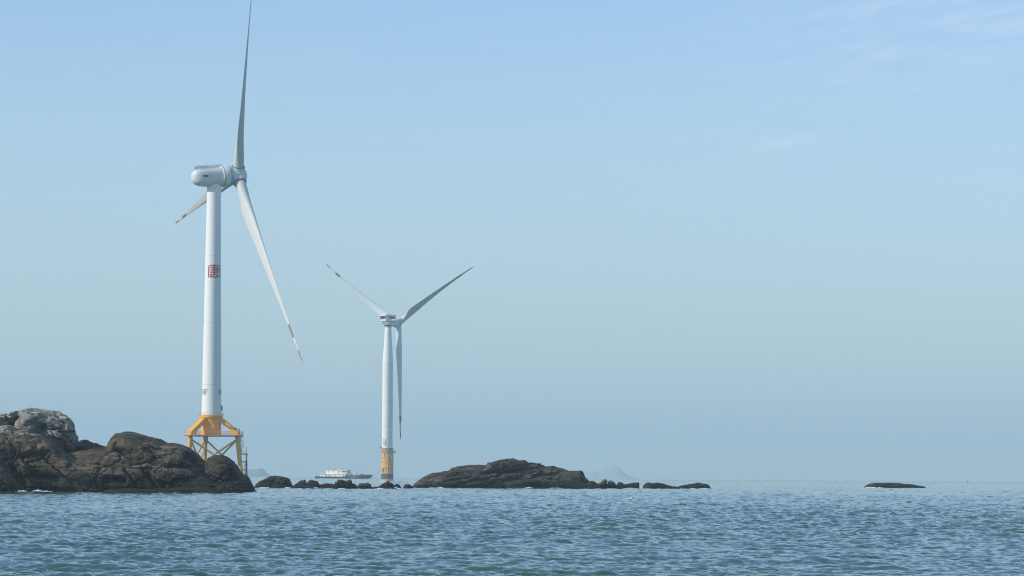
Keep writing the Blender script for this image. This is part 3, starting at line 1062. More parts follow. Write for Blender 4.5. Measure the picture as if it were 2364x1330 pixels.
def railing(mb, pts, h=1.1, r=0.05, every=1.2, rails=(0.55, 1.0), n=6):
    pts = [Vector(p) for p in pts]
    for a, b in zip(pts[:-1], pts[1:]):
        L = (b - a).length
        k = max(1, int(L / every))
        for i in range(k + 1):
            p = a.lerp(b, i / k)
            mb.tube([p, p + Vector((0, 0, h))], r, n)
        for t in rails:
            mb.tube([a + Vector((0, 0, h * t)), b + Vector((0, 0, h * t))], r * 0.9, n)


# ------------------------------------------------------------------ near turbine on its three-legged jacket
def build_near_turbine():
    D = 1150.0
    s = D / FPX
    o = at(486.2, 1109.5, D)
    o.z = drop(o.x, D)
    T = thing('wind_turbine', o, 'tall white wind turbine with a red square emblem on a yellow three legged foundation', 'wind turbine',
              'offshore wind turbines')

    def loc(px, py, dd=0.0):
        return at(px, py, D + dd) - o

    z0, z1 = loc(486, 959).z, loc(492, 428).z
    r0, r1 = 22.8 * s, 15.9 * s
    R_at = lambda z: r0 + (r1 - r0) * (z - z0) / (z1 - z0)
    # tower with faint flange seams
    prof = [(r0 + 0.12, z0), (r0 + 0.12, z0 + 0.35), (r0, z0 + 0.36)]
    prof += [(R_at(z), z) for z in np.linspace(z0 + 0.6, z1 - 0.5, 24)]
    prof += [(r1, z1), (r1 - 0.2, z1 + 0.6)]
    tw = MB().lathe(prof, 72).build('tower', M_white, T)
    for py in (888, 745, 591):
        z = loc(488, py).z
        MB().lathe([(R_at(z) + 0.008, z - 0.06), (R_at(z) + 0.008, z + 0.06)], 72, caps=False).build('seam', M_seam, tw)
    # emblem
    zc = loc(493, 642.0).z
    W_, H_ = 1.60 * R_at(zc + 2.3), 800 / 26.6 * s
    f = on_cyl(R_at, radians(14), zc, 0.03)
    U = lambda u: (u - 0.5) * W_
    V = lambda y: (1090 - y) / 800 * H_
    mb = MB()

    def bar(u0, u1, ya, yb, k=0.0):
        fk = on_cyl(R_at, radians(14), zc, 0.03 + k)
        patch(mb, fk, U(u0), U(u1), V(yb), V(ya))
    bar(0, 0.105, 385, 1090)
    bar(0.895, 1, 385, 1090)
    # top bar with rounded shoulders
    for i in range(8):
        a0, a1 = pi / 2 * i / 8, pi / 2 * (i + 1) / 8
        u = 0.12 * (1 - sin(a1))
        y = 310 + 75 * (1 - cos(a0))
    fr = on_cyl(R_at, radians(14), zc, 0.03)
    for sgn in (0, 1):
        vs, fs = [], []
        for i in range(9):
            a = pi / 2 * i / 8
            uo, yo = 0.12 * (1 - sin(a)), 385 - 75 * (1 - cos(pi / 2 - a)) if False else 385 - 75 * sin(pi / 2 - (pi / 2 - a))
            uo = 0.12 * (1 - sin(a))
            yo = 310 + 75 * (1 - cos(pi / 2 - (pi / 2 - a))) if False else 385 - 75 * (1 - (1 - sin(a)) ** 2) ** 0.5
            ui, yi = (0.105 if i < 4 else 0.12), 385
            if sgn:
                uo, ui = 1 - uo, 1 - ui
            vs += [fr(U(uo), V(yo)), fr(U(ui), V(yi))]
        for i in range(8):
            fs.append((2 * i, 2 * i + 1, 2 * i + 3, 2 * i + 2))
        mb.add(vs, fs)
    bar(0.12, 0.88, 310, 385)
    bar(0.44, 0.56, 275, 310)
    bar(0.44, 0.56, 385, 882)
    for ya, yb in ((450, 525), (590, 657), (725, 800)):
        bar(0.19, 0.44, ya, yb)
        bar(0.56, 0.69, ya, yb)
    bar(0.69, 0.81, 450, 800)
    bar(0.19, 0.81, 882, 948)
    bar(0.19, 0.81, 1012, 1090)
    bar(0.19, 0.30, 948, 1012)
    bar(0.70, 0.81, 948, 1012)
    mb.build('emblem', M_logo, tw, smooth=0, fix=False)
    # number, repeated three times round the tower
    zt = loc(470, 911).z
    for k, a in enumerate((-47, 73, 193)):
        mb = MB()
        letters(mb, on_cyl(R_at, radians(a), zt, 0.05), '24F', 1.75, 0.92, 0.28, 0.20)
        mb.build('number', M_text, tw, smooth=0, fix=False)
    p = loc(511.2, 942)
    bx = MB().box((p.x, 0, p.z), (0.75, 1.2, 1.7)).box((p.x - 0.3, 0, p.z - 1.05), (1.3, 1.3, 0.16))
    bx.tube([(p.x - 0.9, 0.5, p.z - 1.0), (p.x + 0.5, 0.5, p.z - 1.0)], 0.06, 6)
    bx.build('equipment_box', M_steel, T)

    # ---- nacelle
    bang, tilt = radians(22.6), radians(4.6)
    A, H, Uv = rotor_frame(bang, tilt)
    hubC = loc(547.0, 403.5)
    hubC.y = (hubC.x - loc(492, 404).x) * math.tan(bang)
    # nacelle axes: x along A (0 at tower centre), y across, z up
    NM = frame_matrix(A, Vector((-sin(bang), cos(bang), 0)), Uv, hubC)
    L0 = -9.35                     # tower centre lies this far behind the hub centre
    def sec(x, hw, zlo, zhi, pw=3.0, n=36):
        pts = []
        zc_, hh = (zlo + zhi) / 2, (zhi - zlo) / 2
        for i in range(n):
            a = 2 * pi * i / n
            c_, s_ = cos(a), sin(a)
            pts.append(NM @ Vector((x, hw * abs(c_) ** (2 / pw) * (1 if c_ >= 0 else -1), zc_ + hh * abs(s_) ** (2 / pw) * (1 if s_ >= 0 else -1))))
        return pts
    secs = [(-17.35, 0.5, -0.9, 0.9, 2.2), (-17.15, 1.3, -1.6, 1.6, 2.3), (-16.6, 2.05, -2.2, 2.3, 2.5), (-15.8, 2.6, -2.75, 2.72, 2.8), (-14.6, 2.95, -3.15, 2.86, 3.2),
            (-13.0, 3.05, -3.40, 2.9, 3.4), (-10.5, 3.1, -3.55, 2.9, 3.4), (-7.5, 3.15, -3.55, 2.95, 3.2), (-6.2, 3.2, -3.5, 3.05, 2.8), (-5.9, 3.2, -3.5, 3.1, 2.6)]
    mb = MB()
    vs, fs, n = [], [], 36
    for q in secs:
        vs += sec(*q)
    for i in range(len(secs) - 1):
        for k in range(n):
            a, b = i * n + k, i * n + (k + 1) % n
            fs.append((a, b, b + n, a + n))
    fs += [tuple(range(n)), tuple(range((len(secs) - 1) * n, len(secs) * n))]
    nac = mb.add(vs, fs).build('nacelle', M_grey, T, smooth=0.7)
    # generator ring, coaxial with the rotor
    AM = frame_matrix(H, Uv, A, hubC).to_3x3()         # lathe z = rotor axis
    AM = Matrix((Uv.cross(A), Uv, A)).transposed()
    ring = MB().lathe([(3.05, -6.3), (3.70, -6.2), (3.78, -6.05), (3.78, -3.3), (3.70, -3.15), (3.3, -3.1), (2.9, -3.0)], 64, hubC, AM)
    ring.build('generator_ring', M_grey, T, smooth=0.5)
    for x in (-6.02, -3.50):
        MB().lathe([(3.79, x), (3.80, x + 0.06), (3.80, x + 0.20), (3.79, x + 0.26)], 64, hubC, AM, caps=False).build('seam', M_joint, nac)
    # side hatch, panel lines, roof rail and mast
    def npt(x, y, z):
        return NM @ Vector((x, y, z))
    mb = MB()
    R3 = NM.to_3x3()
    for (x, z, w, h) in ((-13.0, 0.42, 2.0, 0.16), (-13.9, 0.1, 0.2, 0.55), (-12.1, 0.1, 0.2, 0.55), (-13.62, -0.15, 0.5, 0.14), (-12.38, -0.15, 0.5, 0.14)):
        mb.box(npt(x, -3.10, z), (w, 0.14, h), R3)
    mb.build('hatch_frame', M_dark, nac)
    mb = MB().box(npt(-13.0, -3.06, 0.12), (1.7, 0.12, 0.5), R3)
    mb.build('hatch_window', M_glass, nac)
    mb = MB()
    for y in (-2.2, 2.2):
        railing(mb, [npt(-15.4, y, 2.7), npt(-6.6, y, 2.85)], 1.25, 0.05, 0.75, (0.35, 0.7, 1.0))
    railing(mb, [npt(-15.4, -2.2, 2.7), npt(-15.4, 2.2, 2.7)], 1.25, 0.06, 0.6, (0.35, 0.7, 1.0))
    mb.build('roof_railing', M_steel, nac)
    p = npt(-11.4, 0.4, 2.7)
    MB().tube([p, p + Vector((0, 0, 2.0))], 0.07, 6).tube([p + Vector((-0.35, 0, 1.9)), p + Vector((0.35, 0, 1.9))], 0.05, 6).build('wind_mast', M_steel, nac)

    # ---- hub
    hp = [(2.9, -3.0), (3.15, -2.4), (3.35, -1.2), (3.42, 0.0), (3.3, 1.0), (2.9, 1.95), (2.25, 2.65), (1.4, 3.1), (0.5, 3.3), (0.02, 3.32)]
    hub = MB().lathe(hp, 56, hubC, AM).build('hub', M_grey, T, smooth=0.9)
    delta = radians(22.5)
    Rb = 87.6
    bl = blade_mesh('blade', Rb, 1.95,
                    [(0, 3.7), (0.1, 4.1), (0.18, 4.7), (0.25, 4.5), (0.4, 3.4), (0.5, 2.8), (0.65, 1.75), (0.8, 1.0), (0.93, 0.65), (0.98, 0.4), (1.0, 0.08)],
                    [(0, -46), (0.15, -40), (0.3, -33), (0.6, -27), (1.0, -24)],
                    [(0.80, 0.868, 1), (0.935, 1.0, 1)], [M_blade, M_red], prebend=0.0144, cone=0.006, root_end=0.2)
    for k in range(3):
        th = delta + 2 * pi * k / 3
        M = blade_matrix(th, A, H, Uv, hubC)
        if k == 0:
            q = bl
        else:
            q = bl.copy()
            C.objects.link(q)
        q.parent = T
        q.matrix_local = M
        # root collar ring
        col = MB().lathe([(2.0, 3.35), (2.42, 3.38), (2.42, 3.62), (2.0, 3.65)], 40).build('root_collar', M_joint, hub)
        col.matrix_local = M
        rt = MB().lathe([(2.75, 1.0), (2.6, 2.4), (2.4, 3.3), (2.0, 3.4)], 40).build('blade_socket', M_grey, hub)
        rt.matrix_local = M

    # ---- foundation: top ring, centre column, three box arms, deck, three legs, X braces
    F = thing('jacket_foundation', (0, 0, 0), None, None)
    F.parent = T
    zr = loc(486, 965.5).z          # underside of the top ring
    zdk = loc(486, 1004).z          # deck
    col = MB().lathe([(r0, zdk), (r0, zr), (r0 + 0.55, zr + 0.15), (r0 + 0.6, z0 - 0.05), (r0 + 0.1, z0)], 56)
    colo = col.build('column', M_yellow, F, smooth=0.4)
    MB().box((0.6, -r0 - 0.02, zdk + 2.1), (1.7, 0.16, 2.9)).tube([(-0.35, -r0 - 0.12, zdk + 3.7), (0.0, -r0 - 0.2, zdk + 3.85), (1.5, -r0 - 0.16, zdk + 3.7)], 0.09, 6) \
        .build('column_door', M_yellow2, F)
    rho = 62.8 * s
    zt, bat = zdk - 0.3, 0.118
    legdir = []
    for k in range(3):
        a = radians(12.6 + 120 * k)
        legdir.append(Vector((cos(a), -sin(a), 0)))       # -sin: towards the camera when positive
    zb = -14.0
    def legp(k, z):
        return legdir[k] * (rho + bat * (zt - z)) + Vector((0, 0, z))
    for k in range(3):
        MB().tube([legp(k, zb), legp(k, zt + 0.2)], 0.80, 20).build('leg', M_yellow, F)
    # box arms
    for k in range(3):
        d_ = legdir[k]
        X = Vector((-d_.y, d_.x, 0))
        mb = MB()
        # section profile in (distance, height): upper and lower edge
        up = [(r0 - 0.3, zr - 0.05), (r0 + 0.75, zr - 0.05), (rho - 1.6, zdk + 2.9), (rho + 0.7, zdk + 1.2), (rho + 0.85, zdk + 0.15)]
        lo = [(rho - 1.4, zdk + 0.15), (rho - 2.2, zdk + 1.6), (r0 + 0.4, zdk + 4.25), (r0 - 0.3, zdk + 4.6)]
        poly = up + lo
        hw = 1.25
        M = frame_matrix(d_, X, Vector((0, 0, 1)), (0, 0, 0))
        mb.prism(poly, -hw, hw, M)
        mb.build('box_arm', M_yellow, F, smooth=0)
    # deck: triangle with cut corners on edge beams
    mb = MB()
    tri = []
    for k in range(3):
        d_ = legdir[k]
        X = Vector((-d_.y, d_.x, 0))
        for sg in (-1, 1):
            p = d_ * (rho + 1.7) + X * (1.7 * sg)
            tri.append((p, atan2(p.y, p.x)))
    tri = [p for p, a in sorted(tri, key=lambda q: q[1])]
    n = len(tri)
    vs = [p + Vector((0, 0, zdk)) for p in tri] + [p + Vector((0, 0, zdk - 0.18)) for p in tri]
    mb.add(vs, [tuple(range(n)), tuple(range(2 * n - 1, n - 1, -1))] + [(i, (i + 1) % n, (i + 1) % n + n, i + n) for i in range(n)])
    deck = mb.build('deck', M_yellow2, F, smooth=0)
    mb = MB()
    for i in range(n):
        a, b = tri[i], tri[(i + 1) % n]
        mb.tube([a + Vector((0, 0, zdk - 0.42)), b + Vector((0, 0, zdk - 0.36))], 0.19, 4)
    mb.build('edge_beam', M_deckedge, F)
    mb = MB()
    for i in range(n):
        a, b = tri[i], tri[(i + 1) % n]
        if a.x > 8 and b.x > 8:
            continue
        railing(mb, [a + Vector((0, 0, zdk)), b + Vector((0, 0, zdk))], 1.15, 0.045, 1.1)
    mb.build('deck_railing', M_brace, F)
    mb = MB()
    ringp = [Vector((cos(t) * (r0 + 0.75), sin(t) * (r0 + 0.75), z0 - 0.1)) for t in np.linspace(0, 2 * pi, 25)]
    railing(mb, ringp, 1.0, 0.04, 1.0)
    mb.build('collar_railing', M_brace, F)
    # X braces on each face
    zlow = loc(486, 1092).z
    for k in range(3):
        j = (k + 1) % 3
        for (ka, kb) in ((k, j), (j, k)):
            a, b = legp(ka, zt - 1.2), legp(kb, zlow)
            MB().tube([a, b], 0.33, 12).build('brace', M_brace, F)
    # cable tubes
    p1 = loc(478, 1006)
    MB().tube([(p1.x - 0.2, 2.5, zdk - 0.3), (p1.x + 0.05, 2.5, zdk - 2.5), (p1.x - 0.9, 2.5, zdk - 5), (p1.x - 2.1, 2.5, zdk - 8.5), (p1.x - 2.3, 2.5, -2)], 0.16, 8) \
        .build('cable_tube', M_steel, F)
    p1 = loc(474, 1006)
    MB().tube([(p1.x, 1.2, zdk - 0.3), (p1.x, 1.2, zdk - 1.9)], 0.42, 10).build('cable_hang_off', M_brace, F)
    # dark hose sagging along the right arm to a davit
    q0, q1 = loc(517, 980), loc(549, 990)
    MB().tube([q0 + Vector((0, -3.6, 0)), q0.lerp(q1, 0.5) + Vector((0, -3.8, -0.35)), q1 + Vector((0, -3.0, 0)), q1 + Vector((0.2, -3.0, -2.2))], 0.15, 8) \
        .box(q1 + Vector((-0.7, -3.0, 0.1)), (0.45, 0.5, 0.45)).build('davit_arm', M_dark, F)
    # access ladder with cage, lower landing and fender pile at the right leg
    lt, lb = loc(553.5, 988), loc(559.5, 1046)
    lt.y = lb.y = -2.1
    mb = MB()
    w = Vector((0, 0.35, 0))
    wx = Vector((0.62, 0, 0))
    for sg in (0, 1):
        mb.tube([lt + wx * (0.0) + w * (2 * sg - 1), lb + w * (2 * sg - 1)], 0.11, 6)
    for i in range(16):
        t = i / 15
        p = lt.lerp(lb, t)
        mb.tube([p - w, p + w], 0.05, 6)
        mb.tube([p + Vector((-1.0 + 0.2 * t, 0, 0)), p], 0.05, 6) if i in (5, 8, 11, 14) else None
    mb.build('ladder', M_steel, F)
    mb = MB()
    for i in range(9):
        p = lt.lerp(lb, 0.2 + 0.6 * i / 8)
        mb.tube([p - w, p + Vector((0.5, -0.4, 0)), p + Vector((0.95, 0, 0)), p + Vector((0.5, 0.4, 0)), p + w], 0.045, 6)
    for q in (Vector((0.95, 0, 0)), Vector((0.5, -0.4, 0))):
        mb.tube([lt.lerp(lb, 0.2) + q, lt.lerp(lb, 0.8) + q], 0.045, 6)
    mb.build('ladder_cage', M_steel, F)
    pp = loc(556, 1004)
    mb = MB().box((pp.x + 0.1, -2.1, zdk - 0.12), (1.7, 2.4, 0.16))
    railing(mb, [(pp.x - 0.2, -3.2, zdk), (pp.x + 0.8, -3.2, zdk), (pp.x + 0.8, -1.0, zdk)], 1.2, 0.05, 0.6)
    mb.build('side_platform', M_brace, F)
    ptop, pbot = loc(570.2, 1048), loc(571, 1110)
    y_ = -2.1
    MB().tube([(ptop.x, y_, loc(570, 1046).z), (ptop.x, y_, loc(570, 1063.5).z)], 0.30, 12).build('fender_pile', M_yellow2, F)
    MB().tube([(ptop.x, y_, loc(570, 1063.5).z), (ptop.x + 0.15, y_, -3)], 0.34, 12).build('pile_sleeve', M_navy, F)
    MB().tube([(ptop.x - 0.05, y_, loc(570, 1046).z), (ptop.x - 0.05, y_, loc(570, 1034).z), (ptop.x + 0.25, y_, loc(570, 1033).z)], 0.1, 6).build('davit_post', M_steel, F)
    mb = MB()
    l0 = loc(554, 1048)
    mb.box(((l0.x + ptop.x) / 2 + 0.2, y_, loc(560, 1048.5).z), (ptop.x - l0.x + 0.6, 1.8, 0.5))
    mb.build('landing', M_yellow2, F)
    mb = MB()
    railing(mb, [(l0.x + 0.8, y_ - 0.8, loc(560, 1047).z), (ptop.x - 0.2, y_ - 0.8, loc(560, 1047).z)], 0.9, 0.04, 0.6)
    mb.build('landing_railing', M_steel, F)
    for py in (1066, 1084.5):
        z = loc(560, py).z
        lx = legp(0, z)
        MB().tube([(lx.x, lx.y, z), (ptop.x, y_, z)], 0.2, 10).build('standoff', M_brace, F)
    mb = MB()
    for i in range(14):
        z = loc(566, 1066 + i * 2.9).z
        mb.tube([(ptop.x - 0.75, y_, z), (ptop.x - 0.35, y_, z)], 0.05, 6)
    mb.tube([(ptop.x - 0.75, y_, loc(566, 1066).z), (ptop.x - 0.75, y_, -1)], 0.06, 6)
    mb.build('boat_ladder', M_steel, F)
    return T


build_near_turbine()


# ------------------------------------------------------------------ far turbine on its single pile
def build_far_turbine():
    D = 2250.0
    s = D / FPX
    o = at(893.2, 1106, D)
    o.z = drop(o.x, D)
    T = thing('wind_turbine', o, 'farther white wind turbine with boxy maroon windowed nacelle on a thick yellow pile', 'wind turbine',
              'offshore wind turbines')

    def loc(px, py):
        return at(px, py, D) - o

    z = lambda py: loc(894, py).z
    zt, zk, zb = z(752), z(840), z(1035)
    rt, rk, rb = 7.0 * s, 12.35 * s, 12.5 * s
    def R_at(zz):
        return float(np.interp(zz, [zb, zk, zt], [rb, rk, rt]))
    prof = [(R_at(q), q) for q in np.linspace(zb, zk, 12)] + [(R_at(q), q) for q in np.linspace(zk + 0.3, z(758), 8)] + [ (rt + 0.05, z(757)), (rt + 0.25, z(756.5)), (rt + 0.25, z(755.5)), (rt, z(755)), (rt, zt), (rt + 0.1, zt + 0.6)]
    tw = MB().lathe(prof, 56).build('tower', M_white2, T, smooth=0.5)
    for py in (840, 926, 985):
        zz = z(py)
        MB().lathe([(R_at(zz) + 0.07, zz - 0.12), (R_at(zz) + 0.07, zz + 0.12)], 56, caps=False).build('seam', M_seam, tw)
    for txt, py, h in (('CX', 1020.5, 1.75), ('10F', 1028.0, 1.75)):
        mb = MB()
        letters(mb, on_cyl(R_at, radians(-27), z(py), 0.06), txt, h, 0.95, 0.5 if txt == 'CX' else 0.32, 0.24)
        mb.build('lettering', M_textgrey, tw, smooth=0, fix=False)
    # ---- nacelle: boxy body, maroon recessed band, overhanging roof
    bang, tilt = radians(48.9), radians(4.9)
    A, H, Uv = rotor_frame(bang, tilt)
    Ah = Vector((cos(bang), sin(bang), 0))
    hubC = loc(918.7, 745.5)
    hubC = Vector((hubC.x, 0, hubC.z))
    dist = hubC.x / Ah.x
    hubC.y = dist * Ah.y
    NM = frame_matrix(Ah, Vector((-sin(bang), cos(bang), 0)), Vector((0, 0, 1)), (0, 0, loc(895, 740).z))
    # x measured from tower centre along the axis; camera side is y < 0
    mb = MB()
    hw = 2.9
    lower = [(-3.6, -3.0), (-4.3, -1.0), (-4.9, 1.1), (-2.7, 1.1), (-0.4, 0.1), (4.6, 0.4), (5.2, -1.0), (4.8, -2.6), (4.0, -3.1)]
    mb.prism(lower, -hw, hw, NM)
    nac = mb.build('nacelle', M_blade2, T, smooth=0)
    # maroon recessed band above the body
    MB().prism([(-5.0, 0.9), (-5.5, 2.9), (4.6, 2.9), (4.6, 0.9)], -hw + 0.25, hw - 0.25, NM).build('window_band', M_maroon, nac, smooth=0)
    MB().prism([(-6.2, 2.9), (-6.3, 4.0), (5.0, 4.0), (4.8, 2.9)], -hw - 0.3, hw + 0.3, NM).build('roof', M_white2, nac, smooth=0)
    mb = MB()
    mb.prism([(-5.15, 0.9), (-5.75, 2.95), (-3.4, 2.95), (-1.2, 0.9), (-1.8, 0.2), (-4.4, 0.2)], -hw - 0.12, -hw + 0.3, NM)
    mb.prism([(-5.15, 0.9), (-5.75, 2.95), (-3.4, 2.95), (-1.2, 0.9), (-1.8, 0.2), (-4.4, 0.2)], hw - 0.3, hw + 0.12, NM)
    mb.build('side_panel', M_blade2, nac, smooth=0)
    mb = MB()
    R3 = NM.to_3x3()
    mb.box(NM @ Vector((-4.9, -1.7, 0.1)), (0.5, 1.7, 1.5), R3).box(NM @ Vector((-4.8, 0.9, -0.1)), (0.5, 2.3, 1.3), R3)
    mb.build('rear_fairing', M_white2, nac, smooth=0)
    mb = MB()
    mb.box(NM @ Vector((-4.3, 0, -0.9)), (0.4, 5.0, 0.35), R3).box(NM @ Vector((-4.1, 0.2, -2.0)), (0.3, 4.2, 0.3), R3)
    mb.build('rear_vent', M_maroon, nac, smooth=0)
    mb = MB()
    mb.lathe([(0.55, -0.06), (0.55, 0.06)], 20, NM @ Vector((0.4, -hw - 0.03, -0.95)), R3 @ Matrix.Rotation(pi / 2, 3, 'X'))
    for i in range(5):
        mb.box(NM @ Vector((1.5 + 0.62 * i, -hw - 0.02, -0.95)), (0.45, 0.08, 0.62), R3)
    mb.build('nacelle_mark', paint('mark_blue', (0.10, 0.17, 0.24), 0.5), nac, smooth=0)
    MB().lathe([(2.5, -0.8), (2.7, 0.2), (2.7, 0.7)], 40, (0, 0, zt + 0.2)).build('yaw_ring', M_dark, T)
    # ---- hub
    AM = Matrix((Uv.cross(A), Uv, A)).transposed()
    hub = MB().lathe([(2.3, -4.6), (2.7, -3.6), (2.85, -0.6), (2.6, 0.6), (2.0, 1.7), (1.2, 2.4), (0.02, 2.7)], 40, hubC, AM).build('hub', M_grey, T, smooth=0.9)
    Rb = 82.4
    bl = blade_mesh('blade', Rb, 2.0,
                    [(0, 3.9), (0.08, 4.7), (0.14, 6.0), (0.2, 7.0), (0.26, 7.0), (0.35, 6.2), (0.5, 4.9), (0.7, 3.4), (0.9, 1.9), (0.97, 1.2), (1.0, 0.12)],
                    [(0, 74), (0.15, 76), (0.3, 79), (0.6, 82), (1.0, 84)],
                    [(0.79, 0.85, 1), (0.935, 1.0, 1)], [M_blade2, M_dullred], prebend=0.0, cone=0.01, root_end=0.25, flip=-1, sweep=0.047)
    for k in range(3):
        th = radians(60.3) + 2 * pi * k / 3
        M = blade_matrix(th, A, H, Uv, hubC)
        if k == 0:
            q = bl
        else:
            q = bl.copy()
            C.objects.link(q)
        q.parent = T
        q.matrix_local = M
    # ---- foundation pile
    F = thing('pile_foundation', (0, 0, 0), None, None)
    F.parent = T
    x0, x1 = loc(880.2, 1060).x, loc(908.3, 1060).x
    xc, rp = (x0 + x1) / 2, (x1 - x0) / 2
    zc0, zc1, zw = z(1045), z(1035.2), z(1094)
    MB().lathe([(rp, zw), (rp, zc0)], 56, (xc, 0, 0)).build('pile', M_yellow2, F)
    MB().lathe([(rp, zc0 + 0.15), (rb + 0.45, zc1 - 0.2)], 56, (xc * 0.6, 0, 0)).build('cone', paint('cone_tan', (0.42, 0.27, 0.12), 0.6, 0.15, 0.5, (0.2, 0.14, 0.1)), F)
    MB().lathe([(rp - 0.02, -16), (rp - 0.02, zw)], 56, (xc, 0, 0)).build('tide_sleeve', M_navy, F)
    MB().lathe([(rb + 0.5, zc1 - 0.25), (rb + 0.5, zc1 + 0.12)], 56, (xc * 0.5, 0, 0)).build('top_flange', M_deckedge, F)
    mb = MB().lathe([(rp + 0.35, zc0 - 0.2), (rp + 0.35, zc0 + 0.2)], 56, (xc, 0, 0))
    mb.build('walkway_ring', M_deckedge, F)
    for py in (1057, 1067, 1081):
        MB().lathe([(rp + 0.16, z(py) - 0.16), (rp + 0.16, z(py) + 0.16)], 56, (xc, 0, 0)).build('band', M_deckedge, F)
    # fender tubes and ladder down the right hand side
    for a in (8, 24, 40, 58):
        ar = radians(a)
        p = Vector((xc + sin(ar) * (rp + 0.55), -cos(ar) * (rp + 0.55), 0))
        MB().tube([p + Vector((0, 0, -4)), p + Vector((0, 0, z(1094)))], 0.3, 10).build('fender_tube', M_navy, F)
        MB().tube([p + Vector((0, 0, z(1094))), p + Vector((0, 0, z(1056 if a in (8, 40) else 1066)))], 0.3, 10).build('fender_riser', M_brace, F)
    mb = MB()
    ar = radians(16)
    for i in range(26):
        zz = z(1094 - i * 1.6)
        p = Vector((xc + sin(ar) * (rp + 0.6), -cos(ar) * (rp + 0.6), zz))
        mb.tube([p - Vector((0.35, 0, 0)), p + Vector((0.35, 0, 0))], 0.08, 5)
    mb.build('ladder', M_steel, F)
    ar = radians(-40)
    p = Vector((xc + sin(ar) * (rp + 0.2), -cos(ar) * (rp + 0.2), z(1084.5)))
    MB().box(p, (1.0, 0.8, 1.9)).box(p + Vector((-0.1, 0, -1.6)), (0.4, 0.5, 1.4)).build('anode_box', M_deckedge, F)
    ar = radians(-28)
    p = Vector((xc + sin(ar) * (rp + 0.05), -cos(ar) * (rp + 0.05), z(1051)))
    MB().box(p, (0.35, 0.3, 2.6)).build('bracket', M_deckedge, F)
    # side platforms
    pl = loc(878.5, 1033.3)
    mb = MB().box((pl.x + 0.3, -0.8, pl.z), (2.0, 2.2, 0.5))
    railing(mb, [(pl.x - 0.7, -1.7, pl.z), (pl.x + 1.2, -1.7, pl.z)], 1.0, 0.06, 0.6)
    mb.build('left_platform' if False else 'service_platform', M_steel, F)
    pr = loc(910.5, 1044)
    mb = MB().box((pr.x - 0.4, 0, pr.z - 0.3), (2.6, 1.6, 0.35)).tube([(pr.x + 0.1, 0, pr.z), (pr.x + 0.45, 0, pr.z + 1.5)], 0.22, 6).box((pr.x + 0.4, 0, pr.z + 0.3), (0.9, 0.9, 0.9))
    mb.build('davit_crane', M_dark, F)
    return loc(880.5, 1085) + o


rope_end = build_far_turbine()


